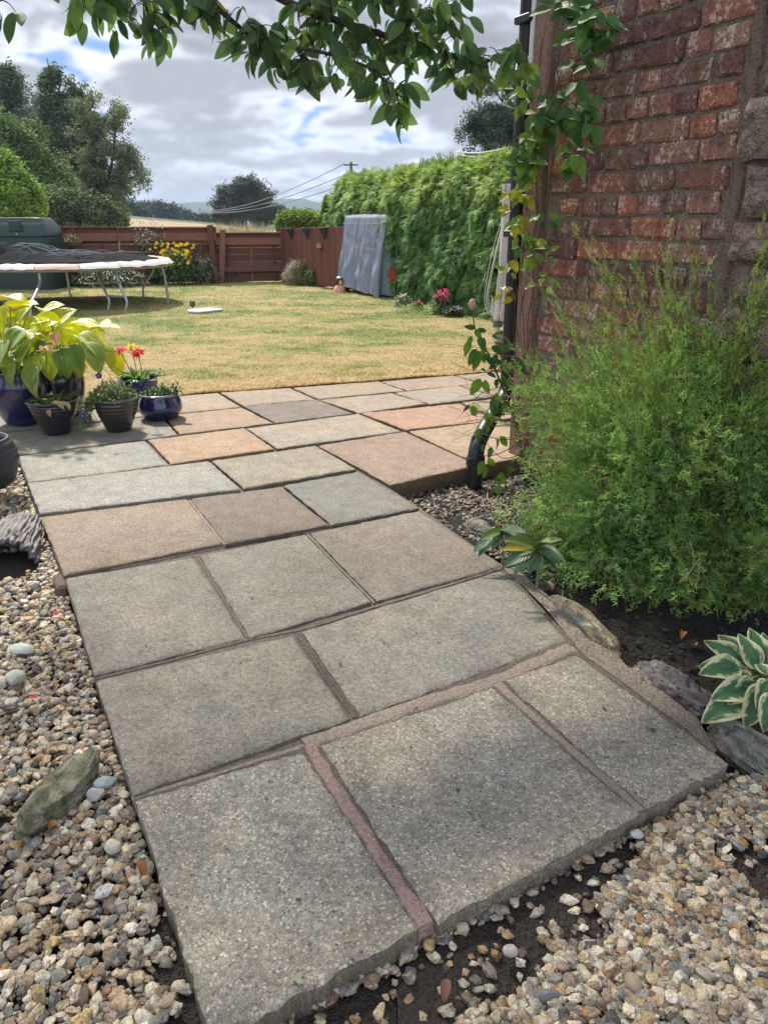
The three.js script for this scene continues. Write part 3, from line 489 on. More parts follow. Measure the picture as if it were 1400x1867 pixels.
  let by = -0.06, r2 = 0; const hs = [0.2, 0.17, 0.19, 0.16, 0.17, 0.14, 0.135, 0.17, 0.19, 0.21, 0.19, 0.2, 0.2, 0.2, 0.19, 0.21, 0.2, 0.19];
  for (const h of hs) { let s = 1.115 + [0.0, 0.05, 0.02, 0.035][r2 % 4]; while (s < 3.1) { const w = R(0.24, 0.5), b = mesh('stone_block', block(w - 0.02, h - 0.018, 0.14), pick(sm), wall); b.position.set(s + w / 2, by + h / 2, -0.03 + R(-0.014, 0.014)); b.rotation.z = R(-0.02, 0.02); s += w; } by += h; r2++; }
  // smeared mortar between bricks and stone
  { const pos = [], idx = [], uv = [], ny = 160, nx = 8; for (let j = 0; j <= ny; j++) for (let i = 0; i <= nx; i++) { const y = -0.05 + 3.4 * j / ny, u = i / nx, x = 1.075 + u * 0.06 + 0.025 * fbm(y * 7, 3, 3) * (u < 0.5 ? 1 : 0.6), z = 0.006 * Math.sin(u * 3.14) + 0.01 * fbm(x * 22, y * 14, 4) - 0.006 - (i === 0 || i === nx ? 0.03 : 0) + 0.0; pos.push(x, y, z); uv.push(x * 1.5, y * 1.5); } for (let j = 0; j < ny; j++) for (let i = 0; i < nx; i++) { const a = j * (nx + 1) + i, b = a + nx + 1; idx.push(a, a + 1, b, b, a + 1, b + 1); } mesh('mortar', geo(pos, idx, uv), M(0.34, 0.24, 0.19, 0.95, { map: T.grit, bumpMap: T.gritH, bumpScale: 0.012 }), house); }
}
const onWall = (s, y, o = 0) => WC.clone().addScaledVector(WD, s).addScaledVector(WN, o).setY(y);

// ---------- fences ----------
rnd = mulberry(51);
const mFence = [[0.17, 0.066, 0.047], [0.145, 0.056, 0.042], [0.28, 0.125, 0.09], [0.2, 0.095, 0.07]].map((c) => M(...c, 0.85, { map: rep(T.wood, 2), bumpMap: rep(T.woodH, 2), bumpScale: 0.004 }));
const shareBox = {}; const bx = (w, h, d, c = 0.004) => shareBox[[w.toFixed(2), h.toFixed(2), d.toFixed(2)]] ??= chamfer(w, h, d, c, 0.001);
function fenceRun(label, A, B, h, o = {}) {   // horizontal boards between posts, rails on the garden side
  const f = thing('wooden_fence', label, 'fence', A), L = A.distanceTo(B); f.rotation.y = -Math.atan2(B.z - A.z, B.x - A.x);
  const n = Math.max(1, Math.round(L / 1.83)), bay = L / n;
  const addB = (name, w, hh, d, x, y, z, m = pick(mFence), rz = 0) => { const b = mesh(name, bx(w, hh, d), m, f); b.position.set(x, y, z); b.rotation.z = rz; return b; };
  for (let i = 0; i < n; i++) {
    const xc = (i + 0.5) * bay;
    for (let k = 0; k < 7; k++) addB('board', bay - 0.02, (h - 0.04) / 7 - 0.004, 0.02, xc, 0.03 + (k + 0.5) * (h - 0.04) / 7, -0.012 + R(-0.004, 0.004), pick(mFence), R(-0.003, 0.003)).rotation.x = -0.09;
    addB('rail', bay - 0.01, h * 0.145, 0.035, xc, h - h * 0.155, 0.045, mFence[2], R(-0.003, 0.003)); addB('rail', bay - 0.01, h * 0.11, 0.03, xc, h * 0.29, 0.04, mFence[3], R(-0.003, 0.003));
    addB('rail', bay - 0.02, h * 0.07, 0.03, xc, h - 0.045, 0.02, mFence[0]);
    for (const t of [-0.33, 0, 0.33]) addB('batten', 0.045, h * 0.82, 0.022, xc + t * bay, h * 0.44, 0.012, pick(mFence));
    addB('cap', bay - 0.005, 0.03, 0.1, xc, h + 0.005, 0.02, pick(mFence), R(-0.004, 0.004));
  }
  for (const [x, dx, hh] of o.posts ?? Array.from({ length: n + 1 }, (_, i) => [i * bay, 0, h + 0.04])) addB('post', 0.1, hh, 0.09, x, hh / 2 - 0.02, 0.075, pick(mFence), dx);
  return f;
}
const fB = G(524, 515, 0), fC = G(398, 516.9, 0), fL = G(402, 517, 0), fA = G(-330, 523, 0);
fenceRun('reddish brown horizontal board fence section right of the paired posts', fC, fB, 0.9, { posts: [[0.11, -0.1, 0.99], [fC.distanceTo(fB) - 0.03, 0, 0.96]] });
{ const L = fA.distanceTo(fL), ps = [[L - 0.09, 0.03, 1.07]]; for (let i = 1; i < 5; i++) ps.push([L - i * 1.83 * 2 + 0.4, R(-0.02, 0.02), 1.08]); fenceRun('long reddish brown horizontal board fence behind the trampoline', fA, fL, 1.0, { posts: ps }); }
{   // upright boards towards the covered table
  const A = G(522, 515.5, 0), B = G(640, 533, 0), f = thing('side_fence', 'reddish brown upright board fence beside the grey covered table', 'fence', A), L = A.distanceTo(B); f.rotation.y = -Math.atan2(B.z - A.z, B.x - A.x);
  const n = 22, w = L / n, mm = [[0.21, 0.075, 0.055], [0.235, 0.085, 0.062], [0.19, 0.068, 0.05], [0.225, 0.09, 0.07]].map((c) => M(...c, 0.8, { map: rep(T.wood, 1.2), bumpMap: rep(T.woodH, 1.2), bumpScale: 0.003 }));
  const gb = [0, 1, 2].map(() => chamfer(w - 0.004, 0.98, 0.02, 0.003, 0.001));
  for (let i = 0; i < n; i++) { const b = mesh('board', pick(gb), pick(mm), f); b.position.set((i + 0.5) * w, 0.49 + 0.06 * i / n + R(-0.004, 0.006), R(-0.004, 0.004)); b.rotation.y = R(-0.02, 0.02); }
  mesh('post', box(0.1, 1.0, 0.1, 0.0, 0.5, 0.02), mm[2], f); mesh('rail', box(L, 0.08, 0.03, L / 2, 0.75, -0.03), mm[0], f); mesh('rail', box(L, 0.08, 0.03, L / 2, 0.2, -0.03), mm[0], f);
  // three black half-cone planters and a small bird-box cone
  const cone = () => { const pos = [], idx = [], uv = []; const N = 10; for (let i = 0; i <= N; i++) { const a = Math.PI * i / N; pos.push(0.115 * Math.cos(a), 0, 0.12 * Math.sin(a), 0, -0.2, 0.004); uv.push(i / N, 0, i / N, 1); } for (let i = 0; i < N; i++) { const p = i * 2; idx.push(p, p + 1, p + 2, p + 2, p + 1, p + 3); } return geo(pos, idx, uv); };
  const mk = M(0.03, 0.034, 0.036, 0.7); let q = 0;
  for (const px of [538, 568, 600]) {
    const t = (px - 522) / (640 - 522), z = thing('wall_planter', ['black half-cone planter nearest the fence corner', 'black half-cone planter in the middle of three on the side fence', 'black half-cone planter nearest the grey cover'][q], 'planter', null, 'black planters on the side fence');
    const p = A.clone().lerp(B, t * 0.97 / (1 - 0.13 * (1 - t))); z.position.set(p.x, 0.985 + 0.03 * t, p.z); z.rotation.y = f.rotation.y; z.translateZ(0.018); mesh('cone', cone(), mk, z); mesh('rim', sweep([V(-0.115, 0, 0), V(-0.08, 0, 0.085), V(0, 0, 0.12), V(0.08, 0, 0.085), V(0.115, 0, 0)], 0.008), mk, z);
    const lf = leafGeo({ L: 0.09, W: 0.02, curl: 0.9, nl: 3, nw: 2 }), ms = []; for (let i = 0; i < 26; i++) ms.push(basis(V(R(-0.08, 0.08), -0.01, R(0.01, 0.08)), V(R(-1, 1), R(0.0, 0.8), R(-0.4, 1)), V(0, 1, 0), R(0.4, 0.9))); inst('leaves', lf, leafMat(0.16, 0.2, 0.05), ms, null, z); q++;
  }
  const o = thing('fence_ornament', 'small pale cone ornament fixed low on the side fence', 'ornament'), op = A.clone().lerp(B, 0.6); o.position.set(op.x, 0.7, op.z); o.rotation.y = f.rotation.y; o.translateZ(0.03);
  mesh('cone', new THREE.ConeGeometry(0.05, 0.11, 14).rotateZ(1.9).translate(0, 0, 0.05), M(0.45, 0.3, 0.22, 0.7), o); mesh('mount', box(0.05, 0.08, 0.03, 0, 0, 0), M(0.05, 0.03, 0.03, 0.8), o);
}

// ---------- oil tank ----------
{
  const p = G(101, 530.5, 0), W = 1.95, D = 0.95, Ht = 1.17, t = thing('oil_tank', 'dark green plastic oil tank behind the trampoline', 'tank', V(p.x - W / 2, 0, p.z - D / 2));
  const mG = M(0.008, 0.03, 0.026, 0.42), mL = M(0.011, 0.037, 0.032, 0.36);
  const shell = (rows, m, name) => {   // rows: [y, half width, half depth, corner radius]
    const pos = [], idx = [], uv = [], K = 40;
    for (const [y, w, d, r] of rows) for (let k = 0; k <= K; k++) { const a = k / K * 6.28319, c = Math.cos(a), s = Math.sin(a), e = 0.22; const px = Math.sign(c) * Math.pow(Math.abs(c), e) * (w), pz = Math.sign(s) * Math.pow(Math.abs(s), e) * d; pos.push(px, y, pz); uv.push(k / K, y); }
    for (let j = 0; j < rows.length - 1; j++) for (let k = 0; k < K; k++) { const a = j * (K + 1) + k, b = a + K + 1; idx.push(a, b, a + 1, a + 1, b, b + 1); }
    const l = rows.at(-1), c = pos.length / 3; pos.push(0, l[0], 0); uv.push(0, 0); for (let k = 0; k < K; k++) idx.push(c, (rows.length - 1) * (K + 1) + k + 1, (rows.length - 1) * (K + 1) + k);
    return mesh(name, geo(pos, idx, uv), m, t);
  };
  const w = W / 2, d = D / 2;
  shell([[0, w, d], [0.3, w - 0.015, d - 0.01], [0.845, w - 0.05, d - 0.04], [0.86, w - 0.065, d - 0.05], [0.87, w - 0.065, d - 0.05]], mG, 'body');
  shell([[0.872, w - 0.05, d - 0.035], [0.89, w - 0.045, d - 0.03], [1.02, w - 0.07, d - 0.06], [1.1, w - 0.11, d - 0.16], [1.145, w - 0.135, d - 0.2], [Ht - 0.005, w - 0.15, d - 0.2], [Ht, w - 0.18, d - 0.22]], mL, 'lid');
  mesh('panel', box(0.2, 0.1, 0.02, 0.45, 0.76, d - 0.05), M(0.012, 0.045, 0.04, 0.6), t); mesh('hatch', box(0.2, 0.17, 0.05, 0.45, 1.04, d - 0.05, 0.02).rotateX(0), mL, t); mesh('handle', box(0.24, 0.018, 0.03, 0.46, 0.965, d - 0.045), mL, t);
  mesh('lock', new THREE.CylinderGeometry(0.012, 0.012, 0.02, 12).rotateX(1.57).translate(0.46, 0.915, d - 0.035), M(0.5, 0.5, 0.5, 0.3, { metalness: 0.8 }), t);
  for (const x of [-0.55, -0.1, 0.35, 0.75]) mesh('rib', box(0.06, 0.55, 0.02, x, 0.36, d - 0.03, 0.008), mG, t);
}

// ---------- trampoline ----------
{
  const cx = -4.55, cz = -11.35, r = 1.48, h = 0.585, t = thing('trampoline', 'round garden trampoline with faded orange and white edge pad', 'trampoline', V(cx, 0, cz));
  const mS = M(0.36, 0.37, 0.38, 0.4, { metalness: 0.55 });
  mesh('frame', new THREE.TorusGeometry(r, 0.022, 8, 64).rotateX(Math.PI / 2).translate(0, h - 0.05, 0), mS, t);
  mesh('mat', new THREE.CircleGeometry(r - 0.2, 48).rotateX(-Math.PI / 2).translate(0, h - 0.05, 0), M(0.02, 0.02, 0.022, 0.8), t);
  const segs = 18; for (let k = 0; k < segs; k++) {   // padded edge in segments
    const pos = [], idx = [], uv = [], n = 8, K = 14, a0 = k / segs * 6.2832, a1 = (k + 0.985) / segs * 6.2832, sd = k * 3.1;
    for (let i = 0; i <= n; i++) for (let j = 0; j <= K; j++) { const a = lerp(a0, a1, i / n), b = j / K * 6.2832, bul = 1 - 0.25 * Math.pow(Math.abs(i / n * 2 - 1), 4) + 0.18 * n2(a * 6, b + sd); const rr = r - 0.1 + Math.cos(b) * 0.155 * (0.9 + 0.1 * bul), y = h + Math.sin(b) * 0.03 * bul + 0.012 * n2(a * 7, 2) - (Math.cos(b) > 0.7 ? 0.03 : 0); pos.push(Math.cos(a) * rr, y, Math.sin(a) * rr); uv.push(i / n, j / K); }
    for (let i = 0; i < n; i++) for (let j = 0; j < K; j++) { const a = i * (K + 1) + j, b = a + K + 1; idx.push(a, a + 1, b, b, a + 1, b + 1); }
    mesh('edge_pad', geo(pos, idx, uv), M(...pick([[0.5, 0.38, 0.37], [0.52, 0.26, 0.16], [0.52, 0.46, 0.46], [0.5, 0.33, 0.28], [0.55, 0.5, 0.5]]), 0.7), t);
  }
  for (const fk of [[308, 556], [262, 543.5], [128, 536.5], [57, 590], [-75, 575], [-90, 545]]) {
    const f = G(...fk, 0); f.x -= cx; f.z -= cz; const a = Math.atan2(f.z, f.x), c = Math.cos(a), s = Math.sin(a), rr = Math.hypot(f.x, f.z);
    mesh('leg', sweep([V(c * (r - 0.03), h - 0.06, s * (r - 0.03)), V(c * (r + 0.0), h - 0.17, s * (r + 0.0)), V(lerp(c * r, f.x, 0.45), h - 0.3, lerp(s * r, f.z, 0.45)), V(lerp(c * r, f.x, 0.9), h - 0.42, lerp(s * r, f.z, 0.9)), V(f.x, 0.0, f.z)], 0.018, 0.018, 8), mS, t);
  }
  // netting fallen on top
  const net = thing('safety_net', 'collapsed black safety net lying on the trampoline', 'net', V(cx, h, cz)), mN = MP(0.012, 0.014, 0.016, 1, { specularIntensity: 0.25 }), mN2 = M(0.2, 0.21, 0.22, 0.8);
  const pos = [], idx = [], uv = [], n = 90, K = 30;
  for (let i = 0; i <= n; i++) for (let j = 0; j <= K; j++) { const u = i / n, v = j / K, x = lerp(-1.3, 1.32, u), z = lerp(-0.85, 1.16, v) * Math.sqrt(Math.max(0.05, 1 - Math.pow(Math.abs(x) / 1.38, 2.5))); const ed = Math.min(u, 1 - u, v, 1 - v) * 8; let y = 0.035 + Math.min(1, ed) * (0.01 + 0.03 * Math.abs(fbm(x * 2.2, z * 3, 3)) + 0.05 * Math.abs(n2(x * 4, z * 7))) + 0.17 * Math.exp(-(((x + 0.45) / 0.17) ** 2)) * Math.exp(-(((z - 0.7) / 0.25) ** 2)) + 0.07 * Math.exp(-(((x + 0.05) / 0.4) ** 2)) * sst(v, 0.3, 0.7) * Math.min(1, ed); pos.push(x, y, z); uv.push(x, z); }
  for (let i = 0; i < n; i++) for (let j = 0; j < K; j++) { const a = i * (K + 1) + j, b = a + K + 1; idx.push(a, a + 1, b, b, a + 1, b + 1); }
  mesh('netting', geo(pos, idx, uv), mN, net);
  for (let k = 0; k < 9; k++) { const z0 = R(-0.2, 1.0), pts = []; const x0 = R(-1.2, 0.0), x1 = x0 + R(0.8, 1.3); for (let i = 0; i <= 7; i++) { const x = lerp(x0, Math.min(1.28, x1), i / 7); pts.push(V(x, 0.1 + R(0.0, 0.05) + 0.1 * Math.exp(-(((x + 0.38) / 0.3) ** 2)), z0 * Math.sqrt(Math.max(0.05, 1 - (x / 1.45) ** 2)) + R(-0.03, 0.03))); } mesh('hem', sweep(pts, 0.008, 0.008, 5), mN2, net); }
  // ladder
  const ld = thing('trampoline_ladder', 'grey metal two-rung ladder hooked on the trampoline edge', 'ladder'), a = G(201, 567, 0), b = G(233, 569, 0), rail = (p, dx) => sweep([V(p.x - 0.12 + dx, h - 0.01, p.z - 0.14), V(p.x - 0.13 + dx, h - 0.12, p.z - 0.13), V(p.x - 0.07 + dx, h - 0.28, p.z - 0.06), V(p.x, h - 0.42, p.z), V(p.x + 0.012, 0.12, p.z + 0.01), V(p.x - 0.015, 0, p.z + 0.03)], 0.018, 0.018, 8);
  mesh('rail', rail(a, 0.0), mS, ld); mesh('rail', rail(b, 0), mS, ld);
  for (const y of [0.19, 0.37]) { const o = y > 0.3 ? -0.055 : 0; mesh('rung', sweep([V(a.x + o, y, a.z + o), V(b.x + o, y, b.z + o)], 0.014, 0.014, 8), mS, ld); }
}

// ---------- covered table ----------
{
  const bl = G(619, 532, 0), br = G(692, 545, 0), ux = br.clone().sub(bl), L = ux.length(); ux.normalize(); const un = V(-ux.z, 0, ux.x);
  const t = thing('covered_table', 'folded games table under a grey fabric cover by the hedge', 'covered table', bl); t.applyMatrix4(new THREE.Matrix4().makeBasis(ux, V(0, 1, 0), un)); t.position.copy(bl);
  const top = 1.2, y0 = 0.075, pos = [], idx = [], uv = [], nu = 120, nv = 44, th = 0.44, per = 2 * (L + th);
  for (let j = 0; j <= nv; j++) for (let i = 0; i <= nu; i++) {
    const u = i / nu, v = j / nv, y = lerp(y0, top, v); let d = u * per, x, z, nx = 0, nz = 1; const fl = lerp(1, 0.35, Math.pow(v, 1.3)) * (v > 0.985 ? 0.7 : 1), hw = L / 2 + 0.02 * (1 - v), ht = th / 2 * fl + 0.02;
    if (d < L) { x = lerp(-hw, hw, d / L); z = ht; } else if (d < L + th) { x = hw; z = lerp(ht, -ht, (d - L) / th); nx = 1; nz = 0; } else if (d < 2 * L + th) { x = lerp(hw, -hw, (d - L - th) / L); z = -ht; nz = -1; } else { x = -hw; z = lerp(-ht, ht, (d - 2 * L - th) / th); nx = -1; nz = 0; }
    const xs = x / hw, drop = 1 - v; let f = 0.028 * drop * Math.sin(xs * 9 + 1.5 * n2(xs * 3, y * 2)) + 0.035 * fbm(xs * 5, y * 1.3, 3) * (0.3 + drop) + 0.03 * Math.exp(-(((xs + 0.82 - 0.15 * drop) / 0.06) ** 2)) * drop - 0.045 * Math.exp(-(((xs - 0.72 + 0.28 * drop) / 0.09) ** 2)) * drop + 0.035 * Math.exp(-(((xs - 0.93) / 0.08) ** 2)) * drop; if (nz < 0) f = 0.02 * Math.sin(xs * 11) * drop;
    if (nx) f = 0.05 * Math.cos((z / ht) * 4.2) * drop; pos.push(x + L / 2 + nx * f, y + (v === 0 ? 0.02 * n2(u * 14, 3) - 0.05 * xs * (nz > 0 ? 1 : 0.6) : 0), z - th / 2 + nz * f); uv.push(x * 2, y * 2);
  }
  for (let j = 0; j < nv; j++) for (let i = 0; i < nu; i++) { const a = j * (nu + 1) + i, b = a + nu + 1; idx.push(a, a + 1, b, b, a + 1, b + 1); }
  const tp = pos.length / 3; for (let i = 0; i <= nu; i++) { const a = nv * (nu + 1) + i; pos.push(pos[a * 3], pos[a * 3 + 1] + 0.004, pos[a * 3 + 2]); uv.push(0, 0); } const ce = pos.length / 3; pos.push(L / 2, top + 0.02, -th / 2); uv.push(0, 0); for (let i = 0; i < nu; i++) idx.push(ce, tp + i, tp + i + 1);
  mesh('cover', geo(pos, idx, uv), M(0.215, 0.25, 0.325, 0.5, { bumpMap: T.gritH, bumpScale: 0.002 }), t);
  mesh('seam', sweep([V(0.02, top - 0.12, -0.075), V(L * 0.5, top - 0.135, -0.07), V(L - 0.02, top - 0.12, -0.075)], 0.006, 0.006, 5), M(0.2, 0.22, 0.26, 0.7), t);
  mesh('print', merge([...Array(11)].map((_, i) => box([0.02, 0.045, 0.03][i % 3], 0.05, 0.003, L * 0.42 + i * 0.062, 0.735 - i * 0.003, 0.012 - 0.002 * i, 0.0008))), M(0.38, 0.41, 0.47, 0.7), t);
  for (const x of [0.25, L - 0.25]) { mesh('leg', box(0.05, 0.3, 0.05, x, 0.2, -th / 2), M(0.03, 0.03, 0.035, 0.5), t); for (const z of [-0.26, -0.02]) mesh('wheel', new THREE.CylinderGeometry(0.045, 0.045, 0.03, 16).rotateZ(1.57).translate(x, 0.045, z), M(0.015, 0.015, 0.015, 0.7), t); }
}
// little ornaments beside the cover
{
  const p = G(621, 532.5, 0), o = thing('garden_ornament', 'small pink ornament with black and yellow head beside the cover', 'ornament', V(p.x, 0, p.z + 0.15)), mP = M(0.7, 0.32, 0.27, 0.7);
  mesh('body', new THREE.LatheGeometry([[0.0, 0], [0.105, 0], [0.11, 0.03], [0.085, 0.1], [0.05, 0.125], [0, 0.13]].map((a) => new THREE.Vector2(...a)), 20), mP, o); mesh('arm', sweep([V(0.06, 0.1, 0), V(0.11, 0.13, 0.03), V(0.16, 0.1, 0.05)], 0.02, 0.014), mP, o);
  mesh('head', new THREE.SphereGeometry(0.072, 16, 12).scale(1, 1.05, 1).translate(0, 0.18, 0), M(0.02, 0.02, 0.022, 0.4), o); mesh('face', new THREE.SphereGeometry(0.045, 14, 10).scale(0.75, 1, 0.5).translate(0.012, 0.165, 0.055), M(0.75, 0.42, 0.04, 0.5), o); mesh('cap', new THREE.SphereGeometry(0.05, 14, 8, 0, 6.3, 0, 1.2).translate(-0.012, 0.215, 0.012), M(0.6, 0.62, 0.62, 0.5), o);
  const q = G(721, 545, 0), w = thing('garden_windmill', 'red and orange toy flower windmill against the hedge', 'ornament', V(q.x - 0.02, 0, q.z + 0.12)); w.rotation.y = 0.5;
  mesh('stick', sweep([V(0, 0, 0), V(0, 0.35, 0)], 0.008), M(0.2, 0.4, 0.1, 0.7), w); for (let k = 0; k < 8; k++) { const g = leafGeo({ L: 0.13, W: 0.09, fold: 0.3, curl: 0.2 }); g.rotateX(-1.57).rotateZ(k * 0.785).translate(0, 0.35, 0.015); mesh('petal', g, M(...(k < 5 ? [0.65, 0.1, 0.03] : [0.7, 0.36, 0.02]), 0.5), w); } mesh('centre', new THREE.SphereGeometry(0.06, 14, 10).scale(1, 1, 0.5).translate(0, 0.35, 0.03), M(0.5, 0.01, 0.05, 0.5), w);
}
// stone slab with a small lamp in the lawn
{
  const p = G(372, 570.5, 0), o = thing('stone_plate', 'flat pale stone plate lying in the middle of the lawn', 'stone plate', V(p.x, 0.016, p.z)); const sh = new THREE.Shape([[-0.21, 0.0], [-0.14, -0.2], [0.0, -0.26], [0.1, -0.16], [0.24, 0.04], [0.2, 0.16], [0.02, 0.24], [-0.16, 0.14]].map((a) => new THREE.Vector2(...a)));
  mesh('plate', new THREE.ExtrudeGeometry(sh, { depth: 0.02, bevelSize: 0.006, bevelThickness: 0.006, bevelSegments: 1 }).rotateX(-1.5708), M(0.42, 0.43, 0.45, 0.7, { map: T.grit }), o);
  const q = G(352, 563.5, 0), l = thing('garden_light', 'tiny black garden light standing beside the stone plate', 'light', V(q.x, 0.01, q.z)); mesh('housing', box(0.07, 0.075, 0.04, 0, 0.06, 0, 0.01), M(0.05, 0.045, 0.045, 0.5), l); mesh('spike', sweep([V(0, 0, 0), V(0, 0.03, 0)], 0.008), M(0.03, 0.03, 0.03, 0.6), l); for (let k = 0; k < 3; k++) mesh('grille', box(0.008, 0.05, 0.004, -0.018 + k * 0.018, 0.06, 0.022, 0.001), M(0.2, 0.19, 0.18, 0.5), l);
}

// ---------- foliage tools ----------
const clump = (n, s, asp = 0.55) => merge(Array.from({ length: n }, () => { const g = leafGeo({ L: s * R(0.7, 1.3), W: s * asp * R(0.8, 1.2), fold: 0.2, curl: R(0, 0.8), nl: 2, nw: 2 }); g.rotateX(R(-1.5, 1.5)).rotateY(R(0, 6.28)).rotateZ(R(-1.5, 1.5)).translate(R(-0.5, 0.5), R(-0.5, 0.5), R(-0.5, 0.5)); return g; }));
const crownGeo = [0, 1, 2].map(() => clump(9, 0.42));
function tree(name, label, Z, blobs, o) {   // blobs: [px, py, rx px, ry px, dz] in the picture at distance Z
  const k = (z) => z / 1496, bs = blobs.map(([px, py, rx, ry, dz = 0, w = 1]) => { const z = Z + dz; const p = P(px, py, z); return { p, rx: rx * k(z), ry: ry * k(z), rz: Math.max(rx, ry) * k(z) * 0.8, w }; });
  const base = P(o.trunk[0], 405, Z); base.y = groundY(base.x, base.z) - 0.05; const t = thing(name, label, o.cat ?? 'tree', base, o.group), ms = [[], [], []], cs = [[], [], []];
  const vol = bs.reduce((s, b) => s + b.rx * b.ry * b.w, 0);
  for (const b of bs) {
    const n = Math.round(o.n * b.rx * b.ry * b.w / vol), sub = Array.from({ length: 14 }, () => { const d = rdir(); return V(d.x * b.rx * 0.75, d.y * b.ry * 0.75, d.z * b.rz * 0.75); });
    for (let i = 0; i < n; i++) {
      let q; if (rnd() < 0.72) { const c = pick(sub), d = rdir(-0.6, 1), r = 0.42 * Math.pow(rnd(), 0.35); q = V(c.x + d.x * r * b.rx, c.y + d.y * r * b.ry, c.z + d.z * r * b.rz); } else { const d = rdir(), r = Math.pow(rnd(), 0.4); q = V(d.x * r * b.rx, d.y * r * b.ry, d.z * r * b.rz); }
      q.multiplyScalar(1 + 0.38 * n3(q.x / b.rx * 1.9 + b.p.x, q.y / b.ry * 1.9, q.z / b.rz * 1.9)); q.add(b.p); const hole = n3(q.x * o.f + 5, q.y * o.f, q.z * o.f); if (hole < (o.hole ?? -0.35)) continue; const s = o.s * R(0.6, 1.35), j = Math.floor(rnd() * 3);
      ms[j].push(new THREE.Matrix4().compose(q.sub(base), new THREE.Quaternion().setFromEuler(new THREE.Euler(R(-0.6, 0.6), R(0, 6.28), R(-0.6, 0.6))), V(s, s * 0.8, s)));
      const g = R(0.7, 1.3) * (1 + 0.35 * hole); cs[j].push(C(o.c[0] * g * R(0.9, 1.12), o.c[1] * g, o.c[2] * g));
    }
  }
  const crown = new THREE.Group(); crown.name = 'crown'; t.add(crown); crown.userData.kind = 'stuff';
  const lm = leafMat(1, 1, 1, o.tr ?? 0.3, 0.85); ms.forEach((m, j) => m.length && inst('foliage', crownGeo[j], lm, m, cs[j], crown));
  const mb = M(0.07, 0.055, 0.042, 0.95, { map: T.rock, bumpMap: T.rockH, bumpScale: 0.02 }), th = (Math.max(...bs.map((b) => b.p.y)) - base.y), r0 = o.r ?? th * 0.028, fork = V(0, th * 0.38, 0);
  const parts = [sweep([V(0, 0, 0), V(R(-0.1, 0.1), th * 0.2, 0), fork], r0, r0 * 0.72, 9)]; for (const b of bs) { const e = b.p.clone().sub(base); for (let i = 0; i < 3; i++) { const q = e.clone().add(V(R(-0.6, 0.6) * b.rx, R(0, 0.7) * b.ry, R(-0.5, 0.5) * b.rz)); parts.push(sweep([i ? e : fork, e.clone().lerp(i ? q : fork, 0.5).add(V(R(-0.2, 0.2), 0.2, 0)), i ? q : e], i ? r0 * 0.2 : r0 * 0.5, i ? r0 * 0.06 : r0 * 0.2, 6)); } }
  mesh('trunk', merge(parts), mb, t); return t;
}
rnd = mulberry(61);
// trees beyond the fence on the left
tree('big_tree', 'tall dark tree at the left edge of the sky', 44, [[20, 215, 62, 55, 2], [-40, 280, 80, 80], [30, 290, 80, 85], [22, 160, 22, 30]], { trunk: [10], n: 21000, s: 0.42, f: 0.5, c: [0.1, 0.145, 0.08], hole: -0.2 });
tree('big_tree', 'tall dark narrow-topped tree left of the airy one', 41, [[108, 165, 26, 32], [115, 225, 46, 60], [130, 300, 62, 65], [140, 360, 70, 60]], { trunk: [128], n: 21000, s: 0.4, f: 0.55, c: [0.1, 0.15, 0.08], hole: -0.2 });
tree('airy_tree', 'airy grey-green tree leaning over the stubble field', 36, [[165, 200, 32, 36, 0, 0.8], [212, 220, 30, 30, 0, 0.55], [190, 270, 50, 45, 0, 0.8], [243, 285, 26, 26, 0, 0.55], [205, 330, 50, 45], [252, 320, 20, 24, 0, 0.5], [165, 340, 55, 60], [205, 380, 34, 36]], { trunk: [195], n: 9500, s: 0.27, f: 0.9, c: [0.17, 0.215, 0.1], hole: 0.0, tr: 0.35 });
tree('round_tree', 'mid green rounded tree in front of the tall dark trees', 33, [[20, 290, 60, 70], [70, 300, 40, 50], [90, 350, 40, 55], [40, 360, 80, 60], [-60, 310, 70, 90]], { trunk: [40], n: 26000, s: 0.36, f: 0.7, c: [0.14, 0.22, 0.06], hole: -0.22 });
tree('bright_shrub', 'brighter yellow-green tree just behind the oil tank', 24, [[5, 330, 32, 40], [30, 360, 36, 40], [-40, 340, 60, 60], [10, 395, 60, 25]], { trunk: [0], n: 17000, s: 0.27, f: 0.9, c: [0.22, 0.34, 0.05], hole: -0.3 });
tree('thicket', 'dark shrubs behind the fence below the airy tree', 30, [[110, 385, 40, 35], [160, 392, 40, 30], [205, 400, 20, 18]], { trunk: [120], n: 13000, s: 0.3, f: 0.9, c: [0.11, 0.16, 0.065], hole: -0.4, cat: 'shrubs' });
tree('oak_tree', 'round dark oak standing alone beyond the field', 92, [[450, 362, 45, 28], [418, 385, 34, 22], [482, 380, 30, 24], [450, 390, 52, 20]], { trunk: [450], n: 15000, s: 0.55, f: 0.4, c: [0.055, 0.08, 0.04], hole: -0.2 });
tree('back_oak', 'oak crown showing above the hedge beside the drainpipe', 34, [[915, 185, 36, 36, 0, 0.7], [905, 232, 50, 36], [880, 246, 36, 26], [955, 220, 40, 50], [900, 300, 60, 50]], { trunk: [915], n: 11000, s: 0.27, f: 0.9, c: [0.075, 0.12, 0.06], hole: -0.08 });
tree('laurel_bush', 'bright yellow-green bush behind the fence corner', 17.6, [[545, 402, 28, 14], [525, 412, 14, 14], [578, 406, 24, 12], [600, 412, 18, 12]], { trunk: [550], n: 4200, s: 0.18, f: 1.6, c: [0.2, 0.3, 0.04], hole: -0.6, cat: 'bush', tr: 0.45 });
